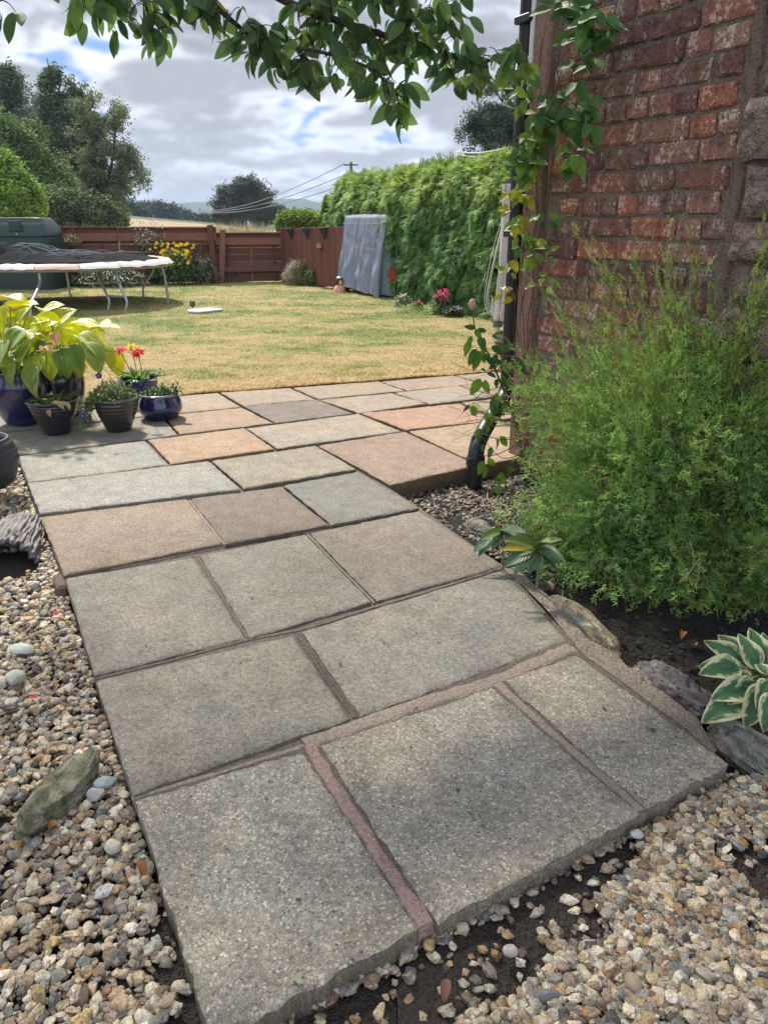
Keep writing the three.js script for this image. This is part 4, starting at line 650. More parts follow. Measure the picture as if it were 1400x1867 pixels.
const hr = [[222, 381, 24, 24, 150, 'dark round tree at the left end of the far hedgerow'], [256, 392, 14, 12, 150, 'low far hedgerow tree beside the dark round one'], [268, 384, 10, 12, 190, 'small pointed tree in the far hedgerow'], [290, 386, 14, 14, 190, 'middle far hedgerow tree above the stubble'], [312, 386, 14, 12, 190, 'far hedgerow tree right of the middle one'], [332, 394, 14, 10, 190, 'last far hedgerow tree before the blue hill'], [362, 400, 26, 10, 150, 'low bushy hedge at the right end of the field'], [530, 400, 18, 12, 120, 'dark bush between the oak and the bright bush'], [510, 394, 12, 9, 130, 'small dark tree just right of the oak'], [604, 404, 16, 10, 80, 'dark green bush beside the top of the hedge']];
for (const [px, py, rx, ry, Z, label] of hr) tree('hedgerow_tree', label, Z, [[px, py, rx, ry], [px - rx * 0.4, py + ry * 0.5, rx * 0.7, ry * 0.7], [px + rx * 0.4, py + ry * 0.5, rx * 0.7, ry * 0.7]], { trunk: [px], n: 900, s: Z * 0.0085, f: 20 / Z, c: [0.045, 0.07, 0.035], hole: -0.5, group: 'far hedgerow trees' });
// tall dry grass showing above the fence
{
  const blade = merge(Array.from({ length: 6 }, () => { const g = leafGeo({ L: R(0.5, 1.15), W: 0.018, fold: 0, curl: R(0.1, 0.5), nl: 4, nw: 1 }); g.rotateX(-R(1.25, 1.57)).rotateY(R(0, 6.28)).translate(R(-0.15, 0.15), 0, R(-0.15, 0.15)); return g; })), ms = [], cs = [];
  for (let k = 0; k < 1500; k++) { const px = rnd() < 0.45 ? R(60, 215) : R(385, 530), Z = px < 250 ? R(17, 20) : R(18, 27), p = P(px, 405, Z); p.y = groundY(p.x, p.z); const s = px < 250 ? R(0.7, 1.3) : R(0.75, 1.25) * (px > 490 ? 0.85 : 1.1); ms.push(new THREE.Matrix4().compose(p, new THREE.Quaternion().setFromEuler(new THREE.Euler(R(-0.12, 0.12), R(0, 6), R(-0.12, 0.12))), V(1.2, s, 1.2))); cs.push(C(0.42, 0.34, 0.2).lerp(C(0.16, 0.2, 0.06), rnd() * (px < 250 ? 0.9 : 0.5))); }
  tag(inst('tall_grass', blade, leafMat(1, 1, 1, 0.3, 0.9), ms, cs, null), 'tall pale seeding grass rising behind the back fence', 'grass');
}
// overhead wires and their pole behind the hedge
{
  const pp = P(640, 299, 48); const pole = thing('utility_pole', 'thin utility pole whose tip shows above the hedge', 'pole', V(pp.x, groundY(pp.x, pp.z), pp.z)), hgt = pp.y - pole.position.y;
  mesh('post', sweep([V(0, 0, 0), V(0, hgt + 0.1, 0)], 0.1, 0.07, 8), M(0.09, 0.07, 0.055, 0.9), pole); mesh('crossarm', box(0.8, 0.07, 0.07, 0, hgt - 0.05, 0, 0.01), M(0.09, 0.07, 0.055, 0.9), pole);
  const mW = M(0.24, 0.25, 0.27, 0.5); [['highest', -0.65, 378, 384], ['middle', 0, 372, 386], ['lowest', 0.65, 366, 387.5]].forEach(([w, dx, ex, ey], i) => { const a = V(pp.x + dx * 0.6, pp.y - i * 0.42, pp.z), b = P(ex, ey, 90), pts = []; for (let k = 0; k <= 12; k++) { const t = k / 12, q = a.clone().lerp(b, t); q.y -= 2.2 * 4 * t * (1 - t) * 0.28; pts.push(q); } tag(mesh('overhead_wire', sweep(pts, 0.024, 0.03, 4, false), mW), `${w} of the three thin wires crossing the sky by the oak`, 'wire', 'overhead wires'); });
  [0, 1].forEach((i) => { const a = P(985, 256 + i * 14, 10), b = P(832, 277 + i * 5, 25); tag(mesh('service_cable', sweep([a, a.clone().lerp(b, 0.5).add(V(0, -0.08, 0)), b], 0.011, 0.016, 5, false), M(0.55, 0.6, 0.55, 0.5)), i ? 'lower pale cable running above the hedge to the house' : 'upper pale cable running above the hedge to the house', 'cable', 'pale cables above the hedge'); });
}

// ---------- hedge ----------
{
  rnd = mulberry(71);
  const p0 = G(720, 545, 0), p1 = G(920, 590, 0), d = p1.clone().sub(p0).normalize(), nrm = V(-d.z, 0, d.x).negate(); if (nrm.x > 0) nrm.negate();
  const A = p0.clone().addScaledVector(d, -3.5), L = 9.45, HT = 1.8, DEP = 1.3, hd = thing('hedge', 'tall bushy green conifer hedge right of the lawn', 'hedge', A);
  const X = d, N = nrm, at = (s, y, o) => V(X.x * s + N.x * o, y, X.z * s + N.z * o);
  const bulge = (s, y) => 0.16 * fbm(s * 0.9, y * 1.1, 3) + 0.08 * n2(s * 3, y * 3.2) - 0.22 * Math.pow(sst(y, 1.3, 1.85), 2) - 0.12 * (1 - sst(y, 0, 0.35)) - 0.3 * (1 - sst(s, 0, 0.5)), topY = (s) => HT + 0.09 * fbm(s * 1.2, 4, 3) - 0.14 * Math.pow(1 - sst(s, 0, 0.5), 2) ;
  const core = new THREE.BoxGeometry(L - 0.5, HT - 0.25, DEP - 0.3, 1, 1, 1); core.rotateY(-Math.atan2(X.z, X.x)); const cc = at(L / 2, (HT - 0.25) / 2, -DEP / 2 - 0.1); core.translate(cc.x, cc.y, cc.z); mesh('dark_core', core, M(0.018, 0.026, 0.014, 1), hd);  // plain dark box filling the inside of the hedge
  const spray = () => { const gs = []; const n = 7; for (let i = 0; i < n; i++) for (const sd of [-1, 1]) { const t = i / n, g = leafGeo({ L: 0.07 * (1 - t * 0.45), W: 0.017, fold: 0.15, curl: 0.5, nl: 2, nw: 1, a: 0.7 }); g.rotateY(sd * 0.65).rotateZ(R(-0.4, 0.4)).translate(0, -0.045 * t * t * 2, t * 0.13); gs.push(g); } gs.push(leafGeo({ L: 0.19, W: 0.014, curl: 0.7, nl: 3, nw: 1, fold: 0 })); return merge(gs); };
  const gs = [spray(), spray(), spray()], ms = [[], [], []], cs = [[], [], []];
  const add = (p, dir, s, c) => { const j = Math.floor(rnd() * 3); ms[j].push(basis(p, dir, V(R(-0.4, 0.4), 1, R(-0.4, 0.4)), s)); cs[j].push(c); };
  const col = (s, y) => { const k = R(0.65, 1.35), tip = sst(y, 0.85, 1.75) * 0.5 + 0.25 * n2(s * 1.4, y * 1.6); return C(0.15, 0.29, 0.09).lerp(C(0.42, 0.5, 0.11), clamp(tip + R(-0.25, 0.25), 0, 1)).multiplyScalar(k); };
  for (let k = 0; k < 40000; k++) { const s = R(0, L), y = R(0.02, 1) * topY(s), o = bulge(s, y) - Math.pow(rnd(), 1.6) * 0.2, p = at(s, y, o); const dr = N.clone().multiplyScalar(R(0.2, 1)).addScaledVector(X, R(-0.7, 0.7)); dr.y = -R(-0.5, 0.9) + 0.9 * sst(y, 1.4, 1.85); add(p, dr, R(0.42, 0.95), col(s, y).multiplyScalar(o > bulge(s, y) - 0.04 ? 1.35 : 0.95)); }  // outer sprays lightened, sun highlights put into their colour
  for (let k = 0; k < 11000; k++) { const s = R(0, L), o = -R(0, DEP) * Math.pow(rnd(), 0.6) + bulge(s, 2.0), y = topY(s) - 0.05 + 0.07 * fbm(s * 3, o * 3, 2) - R(0, 0.08), dr = V(R(-1, 1), R(0.2, 1.3), R(-1, 1)); add(at(s, y, o), dr, R(0.5, 1.1) * (rnd() < 0.08 ? 1.5 : 1), col(s, 2.1)); }
  for (let k = 0; k < 1300; k++) { const s = R(0, L), o = -R(0, DEP * 0.8) + bulge(s, 2.0); add(at(s, topY(s) - 0.06 + R(0, 0.05), o), V(R(-0.5, 0.5), R(0.9, 1.6), R(-0.5, 0.5)), R(0.7, 1.3), C(0.3, 0.38, 0.12).multiplyScalar(R(0.6, 1.2))); }
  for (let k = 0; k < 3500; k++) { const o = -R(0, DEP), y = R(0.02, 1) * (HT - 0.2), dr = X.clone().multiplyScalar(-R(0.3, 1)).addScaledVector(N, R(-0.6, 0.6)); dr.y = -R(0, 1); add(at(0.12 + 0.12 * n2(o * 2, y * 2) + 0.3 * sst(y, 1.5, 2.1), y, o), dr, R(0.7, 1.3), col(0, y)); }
  const fo = new THREE.Group(); fo.name = 'foliage'; fo.userData.kind = 'stuff'; hd.add(fo); const lm = leafMat(1, 1, 1, 0.38, 0.8); ms.forEach((m, j) => inst('sprays', gs[j], lm, m, cs[j], fo));
}

// ---------- border plants ----------
rnd = mulberry(81);
const softLeaf = leafGeo({ L: 0.075, W: 0.026, curl: 0.7, nl: 3, nw: 2 }), thinLeaf = leafGeo({ L: 0.13, W: 0.011, curl: 0.9, nl: 3, nw: 1, fold: 0 });
function bush(name, label, cat, px, py, w, h, o = {}) {   // px sizes at the foot of the plant
  const p = o.at ?? G(px, py, 0), k = -p.z / 1496, rx = w * k / 2, ht = h * k, t = thing(name, label, cat, p, o.group), ms = [], cs = [], st = [];
  for (let i = 0; i < (o.n ?? 500) * 1.6; i++) { const a = R(0, 6.28), u = Math.pow(rnd(), 0.5), y = Math.pow(rnd(), 0.8), prof = o.prof ? o.prof(y) : Math.sqrt(Math.max(0, 1 - y * y * 0.85)) * (0.75 + 0.4 * Math.min(1, y * 3)); const q = V(Math.cos(a) * u * rx * prof, y * ht * (0.85 + 0.2 * n2(a, u * 3)), Math.sin(a) * u * rx * prof * 0.8), d = V(Math.cos(a) + R(-0.8, 0.8), R(-0.5, 1) + (o.up ?? 0), Math.sin(a) + R(-0.8, 0.8)); ms.push(basis(q, d, V(0, 1, 0), R(0.7, 1.3) * (o.s ?? 1))); const g = R(0.6, 1.4) * 1.55, c = pick(o.cols ?? [[0.07, 0.12, 0.035]]); cs.push(C(c[0] * g, c[1] * g, c[2] * g)); }
  inst('foliage', o.leaf ?? softLeaf, leafMat(1, 1, 1, 0.35, 0.7), ms, cs, t);
  for (let i = 0; i < 9; i++) { const a = R(0, 6.28); st.push(sweep([V(Math.cos(a) * rx * 0.15, 0, Math.sin(a) * rx * 0.15), V(Math.cos(a) * rx * 0.4, ht * 0.5, Math.sin(a) * rx * 0.35), V(Math.cos(a) * rx * 0.6, ht * 0.85, Math.sin(a) * rx * 0.5)], 0.006, 0.002, 4)); } mesh('stems', merge(st), M(0.09, 0.08, 0.045, 0.9), t);
  const fl = o.flower && flowerGeo(o.flower); if (fl) for (let i = 0; i < o.flower.n; i++) { const a = R(0, 6.28), u = Math.sqrt(rnd()), b = o.flower.box ?? [-1, 1, 0.7, 1.05], q = V(lerp(b[0], b[1], rnd()) * rx, lerp(b[2], b[3], rnd()) * ht, Math.sin(a) * u * rx * 0.6 + rx * 0.2); const m = mesh('flower', fl, flowerMat(pick(o.flower.cols)), t); put(m, basis(q, V(R(-0.5, 0.5), R(0, 0.8), 1), V(0, 1, 0), R(0.8, 1.25))); }
  return t;
}
const fmats = {}; function flowerMat(c) { return fmats[c.join()] ??= leafMat(...c, 0.25, 0.7); }
function flowerGeo({ r = 0.035, petals = 9, ball = false }) { if (ball) return merge(Array.from({ length: 22 }, () => { const d = rdir(-0.5, 1), g = leafGeo({ L: r * 0.5, W: r * 0.5, curl: 0.4, nl: 2, nw: 2 }); return g.applyMatrix4(basis(d.clone().multiplyScalar(r * 0.55), d.clone().add(rdir().multiplyScalar(0.7)), V(0.1, 1, 0.2))); })); return merge([...Array.from({ length: petals }, (_, k) => leafGeo({ L: r, W: r * 0.5, curl: 0.4, nl: 2, nw: 2, a: 0.7 }).rotateX(-1.35).rotateZ(k / petals * 6.283)), new THREE.SphereGeometry(r * 0.25, 8, 6)]); }
bush('wispy_shrub', 'wispy grey-green shrub rising left of the yellow flowers', 'shrub', 282, 519, 60, 118, { n: 520, leaf: thinLeaf, cols: [[0.12, 0.15, 0.08], [0.2, 0.2, 0.12], [0.09, 0.13, 0.05]], prof: (y) => 0.35 + 0.75 * y, up: 0.5, flower: { r: 0.04, ball: true, n: 8, cols: [[0.42, 0.38, 0.36]], box: [-0.7, 0.7, 0.7, 0.95] } });
bush('yellow_daisy_clump', 'clump of yellow daisy flowers against the fence', 'flowers', 325, 520, 82, 66, { n: 1300, cols: [[0.07, 0.13, 0.035], [0.1, 0.17, 0.04], [0.05, 0.09, 0.03]], flower: { r: 0.034, petals: 10, n: 70, cols: [[0.88, 0.62, 0.015], [0.85, 0.56, 0.01]], box: [-1.0, 0.85, 0.55, 1.15] } });
bush('border_plant', 'pale green bushy plant right of the yellow daisies', 'plant', 372, 519, 50, 52, { n: 800, cols: [[0.17, 0.2, 0.11], [0.11, 0.15, 0.06], [0.24, 0.24, 0.16]] });
bush('seedhead_plant', 'brown seedhead plant behind the pale green border plant', 'plant', 366, 517, 40, 72, { n: 260, leaf: thinLeaf, up: 0.6, cols: [[0.16, 0.11, 0.07], [0.12, 0.12, 0.06]], flower: { r: 0.04, ball: true, n: 9, cols: [[0.3, 0.19, 0.14]], box: [-0.8, 0.9, 0.75, 1.05] } });
bush('low_fern', 'low bright green plant at the foot of the paired posts', 'plant', 424, 515, 46, 32, { n: 560, leaf: thinLeaf, cols: [[0.06, 0.15, 0.05], [0.08, 0.19, 0.06]] });
bush('pink_sedum', 'small dull pink plant left of the low green plant', 'plant', 396, 517, 22, 22, { n: 260, cols: [[0.2, 0.12, 0.12], [0.1, 0.12, 0.06]] });
bush('white_flower_shrub', 'dark shrub with white flecks behind the trampoline legs', 'shrub', 205, 523, 130, 46, { n: 1500, cols: [[0.06, 0.1, 0.035], [0.1, 0.13, 0.05], [0.26, 0.26, 0.2]], flower: { r: 0.025, ball: true, n: 24, cols: [[0.7, 0.68, 0.62]], box: [-0.9, 0.9, 0.3, 1] } });
bush('rose_pink_plant', 'small plant with dark pink flowers under the trampoline rim', 'flowers', 288, 519, 26, 20, { n: 200, cols: [[0.06, 0.09, 0.03]], flower: { r: 0.035, ball: true, n: 7, cols: [[0.45, 0.06, 0.14]], box: [-0.7, 0.7, 0.5, 1] } });
bush('peach_flower', 'tiny peach flower at the lawn edge below the pale plant', 'flowers', 363, 519, 12, 12, { n: 40, cols: [[0.07, 0.12, 0.03]], flower: { r: 0.05, ball: true, n: 2, cols: [[0.7, 0.3, 0.22]], box: [-0.4, 0.4, 0.7, 1] } });
bush('low_weed', 'little green weed by the far trampoline leg', 'plant', 140, 524, 20, 16, { n: 160, cols: [[0.06, 0.12, 0.03]] });
bush('lavender_clump', 'silvery straw-coloured clump at the fence corner', 'plant', 545, 521, 46, 44, { n: 900, leaf: thinLeaf, up: 0.9, cols: [[0.28, 0.27, 0.17], [0.2, 0.22, 0.12], [0.34, 0.3, 0.2]] });
bush('box_bush', 'small leafy green bush right of the silvery clump', 'bush', 572, 523, 30, 32, { n: 620, cols: [[0.14, 0.2, 0.05], [0.1, 0.15, 0.04]] });
bush('dry_stalks', 'rusty dry flower stalks behind the silvery clump', 'plant', 562, 520, 34, 56, { n: 150, leaf: thinLeaf, up: 1.4, cols: [[0.22, 0.12, 0.07], [0.2, 0.15, 0.09]] });
bush('pink_phlox', 'bright pink flower heads standing out before the hedge', 'flowers', 802, 575, 28, 42, { n: 160, cols: [[0.06, 0.1, 0.04]], flower: { r: 0.062, ball: true, n: 7, cols: [[0.85, 0.1, 0.32], [0.9, 0.2, 0.42]], box: [-0.9, 0.8, 0.55, 1.0] } });
bush('purple_flowers', 'low purple flowers right of the pink heads', 'flowers', 826, 579, 30, 19, { n: 160, cols: [[0.06, 0.1, 0.03]], flower: { r: 0.032, ball: true, n: 10, cols: [[0.26, 0.05, 0.42], [0.34, 0.1, 0.5]], box: [-0.9, 0.9, 0.5, 1] } });
bush('red_flower', 'single red flower at the hedge foot', 'flowers', 760, 567, 18, 18, { n: 70, cols: [[0.08, 0.12, 0.04]], flower: { r: 0.045, ball: true, n: 2, cols: [[0.75, 0.03, 0.03]], box: [-0.4, 0.4, 0.6, 1] } });
bush('yellow_flower', 'yellow and peach blooms beside the covered table', 'flowers', 734, 561, 26, 22, { n: 170, cols: [[0.16, 0.2, 0.1], [0.2, 0.22, 0.14]], flower: { r: 0.032, ball: true, n: 4, cols: [[0.85, 0.55, 0.03], [0.8, 0.4, 0.2]], box: [-0.5, 0.9, 0.1, 0.8] } });
bush('red_begonia', 'small dull red bloom beside the folded airer', 'flowers', 906, 590, 14, 24, { n: 60, cols: [[0.08, 0.12, 0.04]], flower: { r: 0.03, ball: true, n: 2, cols: [[0.6, 0.05, 0.05]], box: [-0.4, 0.4, 0.7, 1] } });
bush('lawn_edge_tufts', 'fresh green grass tufts along the hedge border', 'grass', 790, 570, 150, 9, { n: 900, leaf: thinLeaf, up: 1.0, s: 0.6, cols: [[0.17, 0.3, 0.04], [0.12, 0.22, 0.04]], prof: () => 1 });
// hanging basket on the fence post
{
  const Z = -fA.clone().lerp(fL, 0.6).z - 0.25, p = P(134, 441, Z), t = thing('hanging_basket', 'hanging basket of pale flowers on the back fence', 'basket', p), mB = M(0.16, 0.1, 0.06, 0.9), k = 0.012;
  mesh('bowl', new THREE.SphereGeometry(0.15, 18, 10, 0, 6.2832, 1.57, 1.57).scale(1, 0.75, 1), mB, t); mesh('rim', new THREE.TorusGeometry(0.15, 0.01, 6, 24).rotateX(1.57), mB, t); for (let i = 0; i < 3; i++) { const a = i * 2.09 + 0.4; mesh('chain', sweep([V(Math.cos(a) * 0.15, 0, Math.sin(a) * 0.15), V(0.0, 0.3, 0)], 0.006, 0.006, 4), mB, t); } mesh('bracket', box(0.03, 0.03, 0.2, 0, 0.31, -0.08), M(0.03, 0.03, 0.03, 0.6), t);
  const ms = [], cs = []; for (let i = 0; i < 150; i++) { const d = rdir(-0.1, 1); ms.push(basis(d.multiplyScalar(0.12), d.clone().add(rdir()), V(0, 1, 0), R(0.6, 1))); cs.push(rnd() < 0.4 ? C(0.55, 0.5, 0.28) : C(0.12, 0.16, 0.05)); } inst('flowers', softLeaf, leafMat(1, 1, 1, 0.3), ms, cs, t);
}

// ---------- airer, dish, drainpipe ----------
rnd = mulberry(91);
{
  const b = P(917, 405, 7.0); b.y = 0; const t = thing('rotary_airer', 'folded rotary clothes airer with white lines beside the drainpipe', 'clothes airer', b), mA = M(0.6, 0.61, 0.64, 0.45, { metalness: 0.2 }), mL = M(0.78, 0.8, 0.76, 0.6), mD = M(0.12, 0.12, 0.13, 0.5);
  mesh('pole', sweep([V(0, 0, 0), V(0.0, 1.4, 0)], 0.019, 0.019, 10), mA, t); mesh('hub', new THREE.CylinderGeometry(0.032, 0.045, 0.09, 12).translate(-0.005, 0.27, 0), mD, t); mesh('cap', new THREE.CylinderGeometry(0.03, 0.03, 0.05, 12).translate(0.03, 1.41, 0), mD, t);
  const arms = [[-0.035, 0.04, 0.0], [0.03, 0.05, 0.01], [0.06, 0.0, 0.03], [-0.005, -0.04, 0.03]];
  for (const [x, z, k] of arms) { const g = box(0.042, 1.12, 0.022, 0, 0.56, 0, 0.004); const m = mesh('arm', g, mA, t); m.position.set(x * 0.8, 0.28, z); m.rotation.z = -0.055 - k; }
  for (let i = 0; i < 4; i++) { const a = i * 0.9, pts = [V(0.05, 1.35, 0.03), V(-0.06 - i * 0.012 + R(-0.01, 0.01), 0.8, 0.06 + 0.02 * Math.sin(a)), V(-0.1 - 0.008 * i, 0.45 - 0.02 * i, 0.07), V(-0.02, 0.36 - 0.015 * i, 0.08), V(0.07, 0.45, 0.07), V(0.07 + 0.006 * i, 0.9, 0.06)]; mesh('line', sweep(pts, 0.0024, 0.0024, 5), mL, t); }
  for (let i = 0; i < 5; i++) mesh('line', sweep([V(-0.08, 0.5 - i * 0.03, 0.06), V(-0.04, 0.42 - i * 0.028, 0.09), V(0.02, 0.42 - i * 0.026, 0.09), V(0.07, 0.5 - i * 0.03, 0.06)], 0.0035, 0.0035, 5), mL, t);
  const d = G(928, 645, 0); const q = thing('shallow_bowl', 'shallow black bowl resting on the ground by the drainpipe', 'bowl', V(d.x + 0.01, 0.07, d.z + 0.15)), mk = M(0.022, 0.026, 0.025, 0.28);
  mesh('bowl', new THREE.LatheGeometry([[0, 0], [0.1, 0], [0.16, 0.03], [0.185, 0.09], [0.195, 0.1], [0.185, 0.105], [0.165, 0.09], [0.13, 0.05], [0, 0.045]].map((a) => new THREE.Vector2(...a)), 40), mk, q); q.rotation.x = 0.2; mesh('water', new THREE.CircleGeometry(0.165, 36).rotateX(-1.5708).translate(0, 0.084, 0), MP(0.06, 0.07, 0.06, 0.05), q);
  const mP = M(0.012, 0.014, 0.016, 0.42), pipe = thing('drainpipe', 'black plastic drainpipe on the house corner with an elbow to the gravel', 'drainpipe');
  const c = WC.clone().addScaledVector(WD, -0.062).addScaledVector(WN, 0.0), foot = G(864, 896, -0.08), top = V(c.x, 4.8, c.z), knee = V(c.x, 0.33, c.z), el = V(foot.x - 0.004, 0.125, foot.z), r = 0.037;
  mesh('downpipe', sweep([top, V(c.x, 2.5, c.z), V(c.x, 0.4, c.z)], r, r, 18), mP, pipe); mesh('elbow', sweep([V(c.x, 0.42, c.z), V(c.x, 0.34, c.z), knee.clone().lerp(el, 0.12).add(V(0, -0.02, 0)), knee.clone().lerp(el, 0.5), knee.clone().lerp(el, 0.9), V(foot.x, 0.09, foot.z), foot], r, r, 18), mP, pipe);
  for (const [p, y] of [[c, 0.45], [c, 1.3], [c, 2.1]]) mesh('collar', new THREE.CylinderGeometry(r + 0.006, r + 0.006, 0.05, 20).translate(p.x, y, p.z), mP, pipe); mesh('collar', new THREE.CylinderGeometry(r + 0.007, r + 0.007, 0.04, 20).translate(foot.x, 0.07, foot.z), mP, pipe); mesh('collar', new THREE.CylinderGeometry(r + 0.007, r + 0.007, 0.03, 20).rotateX(-0.4).rotateZ(0.75).translate(lerp(knee.x, el.x, 0.62), lerp(knee.y, el.y, 0.62), lerp(knee.z, el.z, 0.62)), mP, pipe);
  for (const y of [1.05, 1.9]) mesh('bracket', box(0.11, 0.03, 0.1, 0, 0, 0).rotateY(0.5).translate(c.x + 0.01, y, c.z + 0.02), mP, pipe);
  const wc = thing('white_strip', 'thin white conduit running up the house corner beside the drainpipe', 'strip'); const w = onWall(0.004, 0, 0.024); mesh('tube', sweep([V(w.x, 1.58, w.z), V(w.x, 3, w.z), V(w.x, 4.8, w.z)], 0.011, 0.011, 8), M(0.82, 0.82, 0.8, 0.5), wc); mesh('clip', box(0.03, 0.015, 0.02, w.x, 1.75, w.z), M(0.8, 0.8, 0.8, 0.5), wc);  // white line on the house corner drawn as a thin tube
}

// ---------- leafy helpers ----------
const hx = { map: T.hosta, bumpMap: T.hostaH, bumpScale: 0.003 }, tx = { map: T.leaf, bumpMap: T.leafH, bumpScale: 0.0015 };
const ovate = [leafGeo({ L: 0.085, W: 0.052, fold: 0.25, curl: 0.5, nl: 8, nw: 4, a: 0.72, wave: 0.012 }), leafGeo({ L: 0.08, W: 0.046, fold: 0.4, curl: 0.9, nl: 8, nw: 4, a: 0.75, wave: 0.016 }), leafGeo({ L: 0.09, W: 0.055, fold: 0.12, curl: 0.3, nl: 8, nw: 4, a: 0.7, wave: 0.02 })];
// climber on the corner
{
  rnd = mulberry(101);
  const t = thing('climbing_plant', 'broad-leaved climber on the house corner, yellowing towards its foot', 'climber'), sm = M(0.1, 0.06, 0.04, 0.9), st = [];
  for (let i = 0; i < 12; i++) { const s0 = R(-0.03, 0.16), pts = []; let s = s0, y = R(0.0, 0.5); const ye = R(1.2, 2.4); while (y < ye) { pts.push(onWall(clamp(s, -0.06, 0.3), y, R(0.012, 0.05))); y += R(0.12, 0.22); s += R(-0.035, 0.045) + (y > 1.5 ? 0.012 : 0); } if (pts.length > 2) st.push(sweep(pts, R(0.001, 0.003), 0.001, 5)); }
  for (let i = 0; i < 22; i++) { const p = P(R(935, 1040), R(150, 520), R(3.45, 3.65)); st.push(sweep([p, p.clone().add(V(R(-0.06, 0.06), R(-0.1, 0.1), R(0, 0.05))), p.clone().add(V(R(-0.12, 0.12), R(-0.2, 0.1), R(0, 0.06)))], 0.0016, 0.001, 4)); }
  mesh('stems', merge(st), sm, t);
  const lm = { g: leafMat(0.14, 0.29, 0.075, 0.42, 0.6, tx), d: leafMat(0.09, 0.2, 0.065, 0.38, 0.6, tx), y: leafMat(0.55, 0.52, 0.04, 0.5, 0.65, tx), l: leafMat(0.3, 0.44, 0.07, 0.5, 0.65, tx), b: leafMat(0.2, 0.09, 0.05, 0.3, 0.8, tx) };
  const cl = [[1040, 14, 40, 20, 13, 'gd', 3.38], [1085, 46, 34, 26, 15, 'gd', 3.2], [1040, 60, 22, 24, 6, 'g', 3.4], [1060, 130, 25, 30, 6, 'dg', 3.35], [1012, 195, 36, 26, 15, 'gd', 3.4], [1060, 215, 34, 26, 12, 'gd', 3.3], [978, 245, 26, 34, 16, 'gl', 3.5], [958, 285, 20, 30, 15, 'lg', 3.55], [1042, 280, 14, 22, 7, 'gl', 3.35], [950, 165, 20, 50, 9, 'lg', 3.6], [955, 345, 18, 26, 15, 'ly', 3.55], [925, 370, 14, 20, 8, 'yl', 3.62], [940, 415, 26, 26, 9, 'yl', 3.55], [962, 440, 26, 22, 12, 'ylg', 3.5], [930, 485, 20, 14, 7, 'yl', 3.55], [985, 465, 34, 16, 8, 'lg', 3.42], [1000, 395, 24, 20, 6, 'lg', 3.42], [985, 520, 30, 18, 5, 'lyb', 3.42], [925, 535, 14, 14, 4, 'yb', 3.5]];
  for (const [px, py, sx, sy, n, kk, Z] of cl) for (let i = 0; i < n * 1.45; i++) { const a = R(0, 6.28), u = Math.sqrt(rnd()), p = P(px + Math.cos(a) * u * sx, py + Math.sin(a) * u * sy, Z - R(0, 0.1)); const big = py < 310 ? R(0.7, 1.1) : R(0.42, 0.75); const d = V(R(-1, 1), R(-1.1, 0.35), R(-0.1, 0.9)), m = mesh('leaf', pick(ovate), lm[pick(kk.split(''))], t); put(m, basis(p, d, V(R(-0.7, 0.5), R(0.2, 1), R(0.3, 1.2)), big)); }
}
